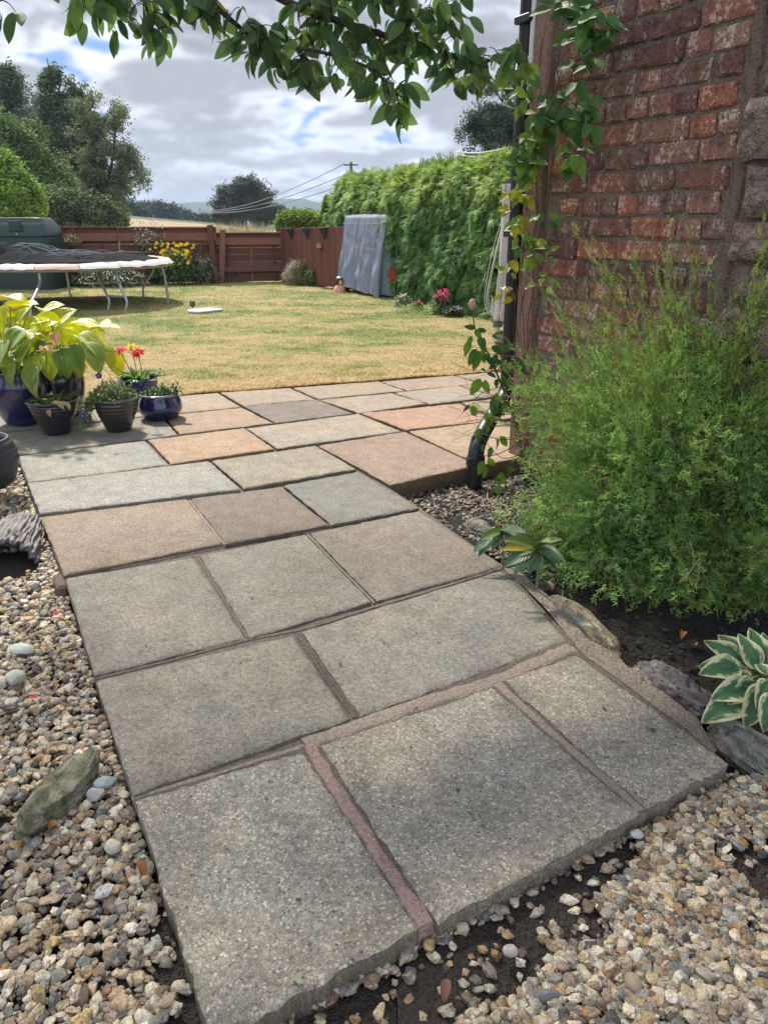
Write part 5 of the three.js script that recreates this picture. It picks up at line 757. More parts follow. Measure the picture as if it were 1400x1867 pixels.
// rose shoot in front of the pipe
{
  const t = thing('rose_shoot', 'young upright shoot with oval leaves in front of the drainpipe', 'plant'), pt = (x, y, z = 3.1) => P(x, y, z), sm = M(0.1, 0.09, 0.035, 0.7), st = [sweep([pt(951, 860, 3.0), pt(945, 790, 3.05), pt(928, 738), pt(905, 680), pt(890, 645), pt(868, 605), pt(863, 585), pt(862, 562)], 0.0055, 0.0022, 6)];
  const tw = [[[905, 680], [890, 655], [868, 640]], [[915, 705], [880, 715], [862, 735]], [[930, 740], [905, 735], [895, 755]], [[940, 770], [900, 760], [866, 742]], [[945, 800], [905, 800], [880, 790]], [[948, 830], [915, 835], [880, 800]], [[950, 850], [920, 870], [905, 880]], [[895, 660], [910, 640], [925, 632]], [[905, 680], [925, 650], [950, 655]], [[945, 810], [900, 830], [875, 830]]];
  for (const l of tw) st.push(sweep(l.map(([x, y]) => pt(x, y, 3.05 + R(-0.08, 0.08))), 0.0022, 0.0012, 5));
  for (let i = 0; i < 26; i++) { const y0 = R(640, 800), p = pt(R(935, 960), y0, 3.05); st.push(sweep([p, pt(R(860, 900), y0 + R(-20, 14), R(2.95, 3.15)), pt(R(800, 870), y0 + R(-26, 30), R(2.9, 3.2))], 0.0011, 0.0006, 4)); }
  mesh('stem', merge(st), sm, t); mesh('bud', new THREE.SphereGeometry(0.02, 10, 8).scale(0.8, 1.1, 0.8).translate(...pt(861, 555).toArray()), M(0.42, 0.3, 0.2, 0.8), t);
  const g = [leafMat(0.09, 0.2, 0.03, 0.45, 0.5, tx), leafMat(0.16, 0.3, 0.03, 0.5, 0.5, tx), leafMat(0.05, 0.12, 0.03, 0.35, 0.5, tx)];
  for (const [x, y, dx, dy, k, s = 1] of [[866, 598, -14, -2, 2], [866, 600, 12, 22, 1], [868, 603, 24, -2, 2], [858, 612, -4, 22, 1], [857, 622, -12, 28, 1], [872, 615, 8, 22, 0], [878, 622, 6, 26, 0], [893, 600, 2, 0, 2, 0.2], [880, 615, 2, 24, 2], [895, 632, 26, 14, 2, 1.1], [872, 640, -8, 36, 0], [868, 636, -14, 30, 0], [873, 640, 16, 24, 1], [880, 646, 22, 18, 2], [905, 645, -6, 24, 2], [905, 650, -16, 14, 2], [915, 640, 22, -14, 0], [912, 655, -24, 22, 2], [915, 660, 20, 22, 0], [933, 652, 22, 24, 2, 1.2], [885, 678, -12, -6, 2], [888, 680, 10, 4, 2], [876, 690, -20, 34, 1], [884, 692, 4, 30, 1, 1.1], [908, 690, -8, 22, 2], [915, 685, 6, 26, 0], [925, 690, 8, 20, 1], [905, 715, 4, 28, 1], [902, 725, -8, 26, 0], [862, 738, 4, 30, 1], [858, 740, -12, 6, 2], [900, 738, 6, 24, 0], [890, 752, -4, 30, 1], [915, 735, 16, 20, 1], [895, 760, -8, 26, 1], [875, 780, -6, 28, 0], [885, 775, 8, 24, 1], [910, 745, 14, 14, 0], [865, 808, 2, 20, 0, 0.7], [905, 800, 4, 22, 1], [912, 795, 14, 22, 1], [882, 810, -8, 20, 0, 0.8], [895, 815, -4, 24, 0], [880, 840, -8, 28, 1], [890, 835, 12, 18, 1], [885, 850, -2, 22, 1], [915, 860, 0, 30, 1, 1.3], [912, 868, -14, 16, 1], [903, 885, 6, 18, 1, 1.1], [925, 850, 16, 16, 0], [868, 795, -10, 10, 2]]) { const a = pt(x, y, 3.02 + R(-0.05, 0.05)), b = pt(x + dx, y + dy, a.z * -1 - R(-0.02, 0.03)), d = b.clone().sub(a), m = mesh('leaf', pick(ovate), g[k], t); put(m, basis(a, d, V(R(-0.5, 0.5), R(0, 0.8), R(0.4, 1)), clamp(d.length() / 0.085, 0.5, 1) * s, 0.85 * s * clamp(d.length() / 0.085, 0.5, 1))); }
}

// ---------- the big feathery shrub ----------
{
  rnd = mulberry(111);
  const c0 = G(1232, 1005, -0.06), t = thing('feathery_shrub', 'large feathery green shrub against the brick wall', 'shrub', c0), st = [], ms = [[], [], []], cs = [[], [], []];
  const sprig = () => merge(Array.from({ length: 13 }, (_, i) => { const g = leafGeo({ L: R(0.007, 0.014), W: R(0.0025, 0.0044), fold: 0.2, curl: 0.5, nl: 2, nw: 1, a: 0.75 }); return g.rotateX(R(-0.9, 0.2)).rotateZ(0).rotateY(i * 2.4).translate(R(-0.004, 0.004), R(-0.004, 0.004), i / 13 * 0.042); }).concat([sweep([V(0, 0, 0), V(0, 0, 0.045)], 0.0008, 0.0004, 3, false)]));
  const gs = [sprig(), sprig(), sprig()];
  const wallDist = (p) => p.clone().add(c0).sub(WC).dot(WN);
  function stem(az, lean, len, droop, r, dens, wisp, tone) {
    const pts = [], p = V(R(-0.07, 0.07), 0, R(-0.07, 0.07)); let d = V(Math.cos(az) * Math.sin(lean), Math.cos(lean), Math.sin(az) * Math.sin(lean)); const n = 9, w = V(R(-1, 1), 0, R(-1, 1)).multiplyScalar(0.05);
    for (let i = 0; i <= n; i++) { pts.push(p.clone()); d = d.clone().add(V(w.x + R(-0.09, 0.09), -droop / n * (0.4 + i / n), w.z + R(-0.09, 0.09))).normalize(); p.addScaledVector(d, len / n); const wd = wallDist(p); if (wd < 0.05) p.addScaledVector(WN, 0.05 - wd); if (p.y < 0.015) p.y = 0.015 + R(0, 0.02); }
    st.push(sweep(pts, r, r * 0.25, 4, false)); const cv = new THREE.CatmullRomCurve3(pts), k = Math.round(len * dens);
    for (let i = 0; i < k; i++) {
      const u = wisp ? lerp(0.35, 1, i / k) : lerp(0.22, 1, Math.pow(rnd(), 0.75)), q = cv.getPoint(u), T = cv.getTangent(u), o = rdir().multiplyScalar(wisp ? 0.006 : 0.028 + 0.035 * rnd()); const dd = T.clone().multiplyScalar(wisp ? 1.4 : 0.7).add(o.clone().normalize().multiplyScalar(wisp ? 0.6 : 0.9)); q.add(o); if (q.y < 0.01) q.y = 0.012; const j = Math.floor(rnd() * 3);
      ms[j].push(basis(q, dd, rdir(), wisp ? R(0.4, 0.75) : R(0.75, 1.35))); const g = R(0.65, 1.4), y = clamp(tone + R(-0.15, 0.25) + (rnd() < 0.03 ? 0.6 : 0), 0, 1); cs[j].push((rnd() < 0.03 ? C(0.3, 0.24, 0.12) : C(0.175, 0.355, 0.09).lerp(C(0.5, 0.62, 0.11), y)).multiplyScalar(g));
    }
  }
  for (let i = 0; i < 330; i++) { const az = R(0, 6.28), lean = Math.pow(rnd(), 0.75) * 1.15, side = Math.cos(az); stem(az, lean, R(0.55, 0.95) * (1 - 0.33 * lean), R(0.2, 1.5) * (0.4 + lean), R(0.0016, 0.0045), 100, false, clamp(0.16 + 0.35 * n2(az * 1.2, lean * 3), 0, 0.6)); }
  for (let i = 0; i < 120; i++) stem(R(0, 6.28), R(0.9, 1.45), R(0.35, 0.6), R(1.0, 2.4), R(0.0015, 0.003), 120, false, 0.15);
  for (let i = 0; i < 46; i++) stem(R(2.4, 4.4), R(0.6, 1.0), R(0.45, 0.66), R(0.3, 1.3), R(0.0014, 0.003), 130, false, 0.2);
  for (let i = 0; i < 30; i++) stem(R(2.5, 4.0), R(0.35, 0.7), R(0.68, 0.92), R(0.2, 0.8), R(0.0014, 0.003), 115, false, 0.35);
  for (let i = 0; i < 60; i++) stem(R(0, 6.28), R(0.02, 0.42), R(0.9, 1.25), R(0.0, 0.25), R(0.001, 0.002), 42, true, 0.6);
  for (let i = 0; i < 34; i++) stem(R(2.6, 4.2), R(0.35, 0.75), R(0.85, 1.15), R(0.0, 0.3), R(0.0012, 0.002), 40, true, 0.5);
  mesh('stems', merge(st), M(0.14, 0.14, 0.05, 0.8), t); const fo = new THREE.Group(); fo.name = 'foliage'; fo.userData.kind = 'stuff'; t.add(fo); const lm = leafMat(1, 1, 1, 0.45, 0.75); ms.forEach((m, j) => inst('sprigs', gs[j], lm, m, cs[j], fo));
  const dead = [[[1257, 985], [1264, 1030], [1238, 1062]], [[1245, 1060], [1275, 1020], [1268, 1075]]]; mesh('bare_twig', merge(dead.map((l) => sweep(l.map(([x, y]) => P(x, y, 1.9).sub(c0)), 0.0018, 0.0008, 5))), M(0.32, 0.24, 0.14, 0.9), t);
}

// ---------- pots ----------
const glaze = (r, g, b, rough = 0.22) => MP(r, g, b, rough, { clearcoat: 0.8, clearcoatRoughness: 0.15 }), mSoilP = M(0.035, 0.025, 0.02, 0.95, { map: T.grit, bumpMap: T.gritH, bumpScale: 0.02 });
function potAt(label, px, py, prof, m, o = {}) {   // foot of the pot at the pixel; profile [r, y]
  const p = G(px, py, 0.016); p.z -= prof[0][0] * 0.75; const t = thing('plant_pot', label, 'pot', p, o.group ?? undefined), top = prof.at(-1), pts = [[0.001, 0], ...prof, [top[0] - 0.012, top[1] + 0.004], [top[0] - 0.02, top[1] - 0.015], [top[0] - 0.024, top[1] - 0.06]].map((a) => new THREE.Vector2(...a));
  const cv = new THREE.SplineCurve(pts.slice(1, 1 + prof.length)), sm = [pts[0], ...cv.getPoints(48).map((v) => { const k = o.ridge ? 0.0022 * Math.sin(v.y * o.ridge) * sst(v.y, top[1] * 0.3, top[1] * 0.5) : 0; return new THREE.Vector2(v.x + k, v.y); }), ...pts.slice(1 + prof.length)];
  mesh('body', new THREE.LatheGeometry(sm, 56), m, t); mesh('rim', new THREE.TorusGeometry(top[0] - 0.006, 0.0075, 8, 56).rotateX(1.5708).translate(0, top[1], 0), o.rim ?? m, t); mesh('compost', new THREE.CircleGeometry(top[0] - 0.02, 32).rotateX(-1.5708).translate(0, top[1] - 0.04, 0), mSoilP, t);
  t.userData.top = undefined; return { t, p, top };
}
rnd = mulberry(121);
const potA = potAt('large cobalt blue glazed pot at the left edge of the photo', 37, 776, [[0.085, 0], [0.11, 0.03], [0.15, 0.13], [0.16, 0.22], [0.145, 0.285], [0.148, 0.3]], glaze(0.012, 0.016, 0.075));
const potB = potAt('large dark glazed pot behind the small ridged one', 112, 762, [[0.08, 0], [0.1, 0.03], [0.13, 0.13], [0.138, 0.22], [0.122, 0.285], [0.13, 0.3]], glaze(0.02, 0.026, 0.035));
const potC = potAt('small dark ridged pot with shrivelled leaves', 99, 793, [[0.068, 0], [0.085, 0.04], [0.118, 0.13], [0.132, 0.172], [0.138, 0.18]], glaze(0.016, 0.017, 0.024, 0.32), { ridge: 330 });
const potD = potAt('dark brown ridged pot overflowing with small silvery leaves', 213, 788, [[0.062, 0], [0.078, 0.035], [0.105, 0.11], [0.117, 0.17], [0.119, 0.182]], glaze(0.026, 0.022, 0.022, 0.3), { ridge: 300, rim: glaze(0.16, 0.15, 0.15, 0.3) });
const potE = potAt('low round navy blue bowl pot nearest the lawn', 290, 766, [[0.08, 0], [0.1, 0.012], [0.125, 0.055], [0.122, 0.1], [0.107, 0.135], [0.112, 0.142]], glaze(0.012, 0.018, 0.085, 0.15), { rim: glaze(0.2, 0.2, 0.23, 0.3) });
const potF = potAt('blue pot with red daisy flowers behind the others', 252, 737, [[0.07, 0], [0.09, 0.03], [0.118, 0.1], [0.12, 0.145], [0.118, 0.155]], glaze(0.014, 0.03, 0.14, 0.25), { rim: glaze(0.1, 0.13, 0.26, 0.3) });
// giant yellow-green hosta in the two big pots
{
  const t = thing('hosta', 'big yellow-green hosta spilling over the large pots', 'hosta', potA.p.clone().setY(0)), q0 = potA.p, tones = { y: leafMat(0.78, 0.8, 0.025, 0.66, 0.6, hx), l: leafMat(0.52, 0.62, 0.04, 0.6, 0.55, hx), g: leafMat(0.33, 0.48, 0.055, 0.55, 0.5, hx), d: leafMat(0.2, 0.33, 0.055, 0.5, 0.45, hx), b: leafMat(0.6, 0.36, 0.17, 0.4, 0.8) };
  const mk = (L, W, curl, fold, wave = 0.012) => leafGeo({ L, W, curl, fold, nl: 14, nw: 16, ribs: 0.011, a: 0.62, wave, tip: 0.3 }), gs = [mk(0.24, 0.19, 0.9, 0.28), mk(0.26, 0.2, 1.2, 0.2), mk(0.22, 0.17, 0.55, 0.35), mk(0.25, 0.17, 0.7, 0.45, 0.02)], sm = M(0.3, 0.38, 0.08, 0.6), st = [], crum = leafGeo({ L: 0.2, W: 0.12, curl: 2.2, fold: 0.8, nl: 14, nw: 10, wave: 0.09, a: 0.7 });
  // [px, py of leaf base, dx, dy to the tip in px, nearness, tone, up x, up z, size]
  const L = [[20, 560, -20, 55, 4.35, 'y', 0, .6, 1], [62, 610, -52, -62, 4.5, 'y', -.3, .3, 1], [5, 575, 28, -40, 4.55, 'b', .4, .6, .9], [100, 620, -40, -62, 4.5, 'y', -.2, .7, 1.1], [92, 610, 22, -58, 4.55, 'y', .2, .8, 1.2], [112, 600, 46, -18, 4.5, 'y', .3, .7, 1.1], [135, 592, 62, -8, 4.5, 'y', .2, .5, .8], [120, 605, 66, 24, 4.4, 'l', .3, .4, 1], [140, 610, 60, 42, 4.35, 'l', .6, .3, 1], [110, 590, 20, 34, 4.3, 'y', .1, .9, .8], [60, 600, -20, 48, 4.2, 'l', -.2, .8, .9], [92, 585, -46, -2, 4.35, 'y', -.2, .6, .8], [48, 600, -46, 50, 4.1, 'g', -.3, .9, 1.05], [58, 625, -32, 55, 4.1, 'g', -.5, .6, .9], [85, 620, -22, 55, 4.15, 'd', -.2, .9, .9], [75, 650, -26, 60, 4.05, 'g', -.1, .9, .9], [66, 665, -16, 48, 4.0, 'g', -.3, .9, 1], [85, 640, 8, 48, 4.05, 'l', .2, .9, .8], [112, 635, 14, 60, 4.05, 'd', .1, .9, 1], [128, 630, 24, 44, 4.15, 'd', .4, .7, .9], [150, 625, 30, 30, 4.3, 'g', .5, .6, 1], [165, 640, 14, 44, 4.45, 'y', .3, .8, .8], [182, 630, 38, 26, 4.45, 'l', .6, .6, .8], [205, 640, 14, 45, 4.4, 'y', .3, .8, .7], [10, 620, -26, 46, 4.1, 'g', -.3, .9, 1], [25, 650, -10, 62, 4.05, 'g', -.2, .9, .9], [20, 590, -40, -30, 4.55, 'y', -.3, .6, 1.1], [-10, 570, -30, 50, 4.3, 'l', -.3, .8, 1.1], [-20, 620, -40, 50, 4.2, 'g', -.3, .8, 1.1], [40, 580, -15, -28, 4.6, 'y', 0, .8, 1], [70, 590, 8, -34, 4.65, 'y', 0, .8, 1], [30, 570, 26, -34, 4.6, 'y', .2, .7, .8], [125, 650, -18, 34, 4.15, 'g', 0, .9, .7], [98, 606, 6, 34, 4.0, 'b', 0, .9, .5], [78, 640, 6, -20, 4.0, 'b', 0, .8, .45], [150, 600, 40, -6, 4.6, 'l', .2, .5, .8], [100, 655, 24, 20, 4.2, 'd', .2, .6, .8], [40, 640, -30, 20, 4.2, 'd', -.2, .6, .8], [140, 660, 10, 26, 4.3, 'y', .2, .7, .6], [58, 560, -28, 22, 4.4, 'l', -.2, .7, .8], [8, 545, 22, -12, 4.45, 'y', .1, .6, .8]];
  for (const [x, y, dx, dy, Z, k, ux, uz, s] of L) {
    const a = P(x, y, Z), len = Math.hypot(dx, dy), fz = R(0.02, 0.14) * (dy > 0 ? 1 : 0.4), b = P(x + dx, y + dy, Z - fz), d = b.clone().sub(a); if (dy > 20) d.y *= 0.75; const up = V(ux * 0.7 + 0.25 * Math.sign(dx), 1.0, uz * (dy > 30 ? 1 : 0.35));
    const m = mesh('leaf', k === 'b' ? crum : pick(gs), tones[k], t); put(m, basis(a.clone().sub(t.position), d, up, s * R(0.78, 0.92) * (k === 'd' ? 0.78 : 1))); const root = (x > 85 ? potB : potA).p, rp = V(root.x + R(-0.05, 0.05), 0.28, root.z + R(-0.05, 0.05)).sub(t.position), e = a.clone().sub(t.position); st.push(sweep([rp, rp.clone().lerp(e, 0.6).add(V(0, 0.05, 0)), e], 0.005, 0.0035, 5));
  }
  for (let i = 0; i < 46; i++) { const a = R(0, 6.28), u = Math.sqrt(rnd()), c = rnd() < 0.55 ? potA.p : potB.p, p = V(c.x + Math.cos(a) * u * 0.26, R(0.36, 0.62), c.z + Math.sin(a) * u * 0.2 - 0.05), d = V(Math.cos(a) + R(-0.3, 0.3), R(-0.5, 0.6), Math.sin(a) + R(-0.4, 0.3)); put(mesh('leaf', pick(gs), tones[pick(['y', 'y', 'y', 'l', 'g'])], t), basis(p.sub(t.position), d, V(R(-0.4, 0.4), 1, R(-0.2, 0.5)), R(0.5, 0.8))); }
  mesh('stalks', merge(st), sm, t);
}
// dried plant in the small ridged pot
{
  const t = thing('wilted_plant', 'wilted green plant with dry leaves in the small ridged pot', 'plant', V(potC.p.x, 0.15, potC.p.z)), g = leafMat(0.13, 0.22, 0.05, 0.4, 0.7), b = leafMat(0.5, 0.4, 0.24, 0.3, 0.9), lg = leafGeo({ L: 0.1, W: 0.02, curl: 0.9, nl: 5, nw: 2 }), bg = leafGeo({ L: 0.09, W: 0.045, curl: 1.4, fold: 0.7, nl: 7, nw: 4, wave: 0.05 });
  for (let i = 0; i < 34; i++) { const m = mesh('leaf', lg, g, t); put(m, basis(V(R(-0.06, 0.08), R(0, 0.03), R(-0.05, 0.05)), V(R(-1, 1), R(0.2, 1.4), R(-0.6, 1)), V(0, 1, 0), R(0.5, 1.1))); }
  for (const [x, y, z, dx, dy, dz, s] of [[-0.03, 0.05, 0.1, -1, -0.5, 0.4, 0.7], [0.03, 0.03, 0.12, -0.1, -1, 0.6, 0.6], [0.04, 0.055, 0.11, 1, 0.1, 0.3, 0.9], [0.08, 0.055, 0.1, 1, -0.15, 0.1, 0.8], [0.02, 0.09, 0.08, 0.3, 0.6, 0.5, 0.6], [-0.05, 0.05, 0.1, 0.5, -0.2, 0.6, 0.6]]) put(mesh('dry_leaf', bg, b, t), basis(V(x, y, z), V(dx, dy, dz), V(0, 1, 0.4), s));
}
const tiny = leafGeo({ L: 0.02, W: 0.009, curl: 0.5, nl: 3, nw: 2 });
function mound(name, label, cat, base, fn, n, cols, s = 1, leaf = tiny) { const t = thing(name, label, cat, base), ms = [], cs = []; for (let i = 0; i < n; i++) { const [p, d] = fn(i); ms.push(basis(p, d, V(R(-1, 1), 1, R(-1, 1)), s * R(0.7, 1.4))); const c = pick(cols), g = R(0.7, 1.35); cs.push(C(c[0] * g, c[1] * g, c[2] * g)); } inst('foliage', leaf, leafMat(1, 1, 1, 0.35, 0.7), ms, cs, t); return t; }
{
  const t = mound('trailing_herb', 'silvery small-leaved herb overflowing the dark brown pot', 'plant', V(potD.p.x, 0.19, potD.p.z), () => { if (rnd() < 0.16) { const u = rnd(); return [V(-0.1 - 0.07 * u + R(-0.025, 0.025), 0.0 - 0.12 * u * u + R(-0.02, 0.02), 0.04 + R(-0.04, 0.04)), V(-0.6, -0.8 * u + R(-0.4, 0.4), R(-0.5, 0.8))]; } const a = R(0, 6.28), r = 0.12 * Math.sqrt(rnd()), h = 0.085 * Math.sqrt(1 - (r / 0.125) ** 2) * (0.8 + 0.5 * n2(a * 2, r * 20)); return [V(Math.cos(a) * r - 0.012, h * R(0.5, 1.1) - 0.01, Math.sin(a) * r), V(Math.cos(a) * r * 8 + R(-0.6, 0.6), R(0, 1.3), Math.sin(a) * r * 8 + R(-0.6, 0.6))]; }, 2300, [[0.2, 0.24, 0.13], [0.13, 0.18, 0.08], [0.28, 0.32, 0.16], [0.26, 0.34, 0.07]]);
  mesh('stems', merge(Array.from({ length: 22 }, () => { const a = R(0, 6.28); return sweep([V(0, -0.03, 0), V(Math.cos(a) * 0.05, 0.04, Math.sin(a) * 0.05), V(Math.cos(a) * 0.1, 0.06, Math.sin(a) * 0.1)], 0.0018, 0.001, 4); })), M(0.15, 0.12, 0.06, 0.9), t);
  const pet = leafMat(0.075, 0.045, 0.24, 0.3, 0.6), pg = merge([0, 1, 2, 3, 4].map((k) => leafGeo({ L: 0.021, W: 0.022, curl: 0.5, nl: 4, nw: 3, a: 0.6 }).rotateX(-1.25).rotateZ(k * 1.257)));
  [['violet pansy flower hanging low left of the brown pot', P(152, 758, 3.83)], ['violet pansy flower standing above the herb pot', P(181, 685, 3.95)]].forEach(([l, p]) => { const f = thing('pansy_flower', l, 'flower', p); put(mesh('petals', pg, pet, f), basis(V(0, 0, 0), V(0.2, 0.2, 1), V(0, 1, 0), 1)); mesh('centre', new THREE.SphereGeometry(0.004, 8, 6).translate(0, 0, 0.006), M(0.7, 0.5, 0.05, 0.6), f); mesh('stalk', sweep([V(0, 0, 0), V(0.02, 0.03, -0.03), V(0.07, p.y < 0.15 ? 0.12 : -0.06, -0.03)], 0.0014), M(0.1, 0.15, 0.04, 0.8), f); });
}
{
  const t = mound('pot_seedlings', 'low mixed seedlings in the navy bowl pot', 'plant', V(potE.p.x, 0.14, potE.p.z), () => { const a = R(0, 6.28), r = 0.085 * Math.sqrt(rnd()); return [V(Math.cos(a) * r - 0.02, R(-0.01, 0.055) * (1 - r * 5), Math.sin(a) * r), rdir(0, 1)]; }, 420, [[0.08, 0.14, 0.06], [0.15, 0.24, 0.06], [0.11, 0.17, 0.09]], 1.2);
  const lg = leafGeo({ L: 0.04, W: 0.015, curl: 0.9, nl: 5, nw: 2, fold: 0.4 }), g = leafMat(0.075, 0.13, 0.05, 0.35, 0.5), st = [];
  for (const [x, z, h] of [[0.04, 0.02, 0.085], [0.075, 0.0, 0.1], [0.095, 0.02, 0.085], [0.0, -0.02, 0.1], [0.1, 0.03, 0.06]]) { const top = V(x + 0.035, h, z + 0.01); st.push(sweep([V(x * 0.5, -0.02, z), V(x, h * 0.6, z), top], 0.002, 0.0012, 5)); for (let i = 0; i < 11; i++) { const a = i * 2.4, u = 0.45 + 0.55 * i / 11; put(mesh('leaf', lg, g, t), basis(V(lerp(x * 0.7, top.x, u), h * u, lerp(z, top.z, u)), V(Math.cos(a), R(-0.8, 0.3), Math.sin(a)), V(0, 1, 0), R(0.6, 1))); } } mesh('stems', merge(st), M(0.12, 0.12, 0.05, 0.8), t);
}
{
  const t = thing('gerbera', 'red flowering daisy plant with glossy leaves in the back blue pot', 'plant', V(potF.p.x, 0.13, potF.p.z)), lg = leafGeo({ L: 0.125, W: 0.034, curl: 0.7, fold: 0.3, nl: 8, nw: 4, wave: 0.03 }), g = [leafMat(0.1, 0.22, 0.035, 0.5, 0.8), leafMat(0.22, 0.4, 0.04, 0.55, 0.8), leafMat(0.06, 0.13, 0.03, 0.4, 0.8)];
  for (let i = 0; i < 80; i++) { const a = R(0, 6.28); put(mesh('leaf', lg, pick(g), t), basis(V(Math.cos(a) * 0.03, 0, Math.sin(a) * 0.03), V(Math.cos(a) * 1.0, R(0.6, 2.2), Math.sin(a) * 1.0), V(0, 1, 0), R(0.85, 1.3))); }
  for (const [x, y, Z, c, tilt] of [[220, 639, 4.35, [0.6, 0.002, 0.05], 0.3], [252, 643, 4.35, [0.5, 0.002, 0.008], 0.5], [240, 633, 4.6, [0.8, 0.45, 0.03], 0.4]]) { const p = P(x, y, Z).sub(t.position), f = mesh('flower', merge(Array.from({ length: 16 }, (_, k) => leafGeo({ L: 0.046, W: 0.017, curl: 0.6, nl: 4, nw: 2, a: 0.6 }).rotateX(-0.25 + R(-0.2, 0.3)).rotateY(k * 0.3927))), leafMat(...c, 0.1, 0.95), t); f.position.copy(p); f.rotation.set(tilt, 0, 0.15); mesh('centre', new THREE.SphereGeometry(0.009, 10, 8).scale(1, 0.5, 1).translate(p.x, p.y + 0.003, p.z), M(0.25, 0.12, 0.02, 0.8), t); mesh('stalk', sweep([V(0.0, 0, 0), V(p.x * 0.7, p.y * 0.5, p.z * 0.6), p], 0.003, 0.0025, 6), M(0.12, 0.18, 0.06, 0.7), t); }
}
potAt('dark ribbed round planter cut off by the left edge', -36, 896, [[0.09, 0], [0.12, 0.03], [0.145, 0.11], [0.14, 0.17], [0.12, 0.21]], M(0.03, 0.034, 0.04, 0.5), { ridge: 170 });

// ---------- rocks, pebbles, driftwood ----------
function rockGeo(sx, sy, sz, o = {}) {
  const g = new THREE.IcosahedronGeometry(0.5, o.det ?? 22), a = g.attributes.position, sd = R(0, 99), pl = Array.from({ length: o.planes ?? 7 }, () => [rdir(), R(0.3, 0.42)]), pos = [], uv = [], cs = [], A = C(...(o.a ?? [0.3, 0.27, 0.2])), B = C(...(o.b ?? [0.18, 0.18, 0.12])), Lc = o.lichen ? C(...o.lichen) : null;
  for (let i = 0; i < a.count; i++) {
    const v = V(a.getX(i), a.getY(i), a.getZ(i)); for (const [n, d] of pl) { const e = v.dot(n) - d; if (e > 0) v.addScaledVector(n, -e * (o.flat ?? 0.8)); }
    const f = fbm3(v.x * 2.2 + sd, v.y * 2.2, v.z * 2.2, 4), fine = fbm3(v.x * 9, v.y * 9 + sd, v.z * 9, 3), strat = o.strata ? 0.06 * o.strata * n2(v.y * 13 + v.z * 3 + sd, v.x * 1.2) : 0, pit = o.pits ? -0.16 * o.pits * sst(n3(v.x * 7 + sd, v.y * 7, v.z * 7), 0.5, 0.8) : 0; v.multiplyScalar(1 + (o.amp ?? 0.22) * f + (o.fine ?? 0.05) * fine + strat + pit);
    const c = A.clone().lerp(B, clamp(0.5 + 1.1 * f + 0.8 * fine, 0, 1)); if (Lc) c.lerp(Lc, sst(fbm3(v.x * 4 + 7, v.y * 4 + sd, v.z * 4, 3) + 0.25 * v.y, o.lt ?? 0.28, (o.lt ?? 0.28) + 0.08) * 0.85); if (o.moss) c.lerp(C(0.12, 0.135, 0.05), sst(f + 0.6 * v.y, 0.1, 0.4) * o.moss);
    v.set(v.x * sx, v.y * sy, v.z * sz); pos.push(v.x, v.y, v.z); cs.push(c.r, c.g, c.b); const nx = Math.abs(v.x / sx), ny = Math.abs(v.y / sy); uv.push((v.x + 0.4 * v.y) * 2.2, (v.z + 0.7 * v.y) * 2.2);
  }
  const m = new Map(), id = [], p2 = [], u2 = [], c2 = []; for (let i = 0; i < pos.length / 3; i++) { const k = [a.getX(i), a.getY(i), a.getZ(i)].map((x) => x.toFixed(4)).join(); let n = m.get(k); if (n === undefined) { n = p2.length / 3; m.set(k, n); p2.push(pos[i * 3], pos[i * 3 + 1], pos[i * 3 + 2]); u2.push(uv[i * 2], uv[i * 2 + 1]); c2.push(cs[i * 3], cs[i * 3 + 1], cs[i * 3 + 2]); } id.push(n); }
  return geo(p2, id, u2, c2);
}
const mRock = M(1, 1, 1, 0.88, { vertexColors: true, map: T.rock, bumpMap: T.rockH, bumpScale: 0.006 });
function rock(label, a, b, y0, w, h, o = {}) {   // long axis from pixel a to pixel b on the ground
  const A = G(...a, y0), B = G(...b, y0), d = B.clone().sub(A), L = d.length(), m = mesh('rock', rockGeo(w, h, L * 1.06, o), mRock); m.position.copy(A).lerp(B, 0.5).setY(y0 + (o.lift ?? h * 0.22)); m.rotation.set(o.rx ?? 0, Math.atan2(d.x, d.z), o.rz ?? 0, 'YXZ'); return tag(m, label, 'rock');
}
rnd = mulberry(131);
rock('long mossy grey-green rock lying on the left gravel', [45, 1535], [165, 1385], GY, 0.108, 0.095, { a: [0.36, 0.33, 0.24], b: [0.19, 0.185, 0.12], moss: 0.5, strata: 1.2, planes: 12, flat: 0.95, amp: 0.16, rz: 0.35, lift: 0.016 });
rock('smooth sandy rock with pale lichen by the path edge', [1000, 1105], [1118, 1205], -0.06, 0.1, 0.1, { a: [0.32, 0.25, 0.17], b: [0.2, 0.165, 0.11], lichen: [0.42, 0.46, 0.36], lt: 0.3, planes: 4, amp: 0.14, lift: 0.022 });
rock('pitted purple-grey rock between the sandy rock and the slate', [1150, 1225], [1290, 1318], -0.06, 0.15, 0.12, { a: [0.28, 0.23, 0.23], b: [0.15, 0.125, 0.125], lichen: [0.42, 0.38, 0.36], lt: 0.34, pits: 1, planes: 4, fine: 0.12, lift: 0.018 });
rock('jagged grey slate rock at the right edge below the hosta', [1275, 1330], [1455, 1450], -0.06, 0.15, 0.16, { a: [0.3, 0.29, 0.26], b: [0.12, 0.125, 0.12], strata: 1.3, planes: 9, amp: 0.3, rz: -0.3, lift: 0.015 });
rock('small grey wedge rock at the gravel corner by the path', [850, 965], [915, 1000], -0.07, 0.075, 0.085, { a: [0.3, 0.28, 0.22], b: [0.17, 0.165, 0.13], planes: 8, lift: 0.025 });
rock('half-buried grey stone in the gravel below the drainpipe', [880, 938], [930, 942], -0.08, 0.05, 0.03, { a: [0.33, 0.33, 0.32], b: [0.2, 0.2, 0.2], planes: 5 });
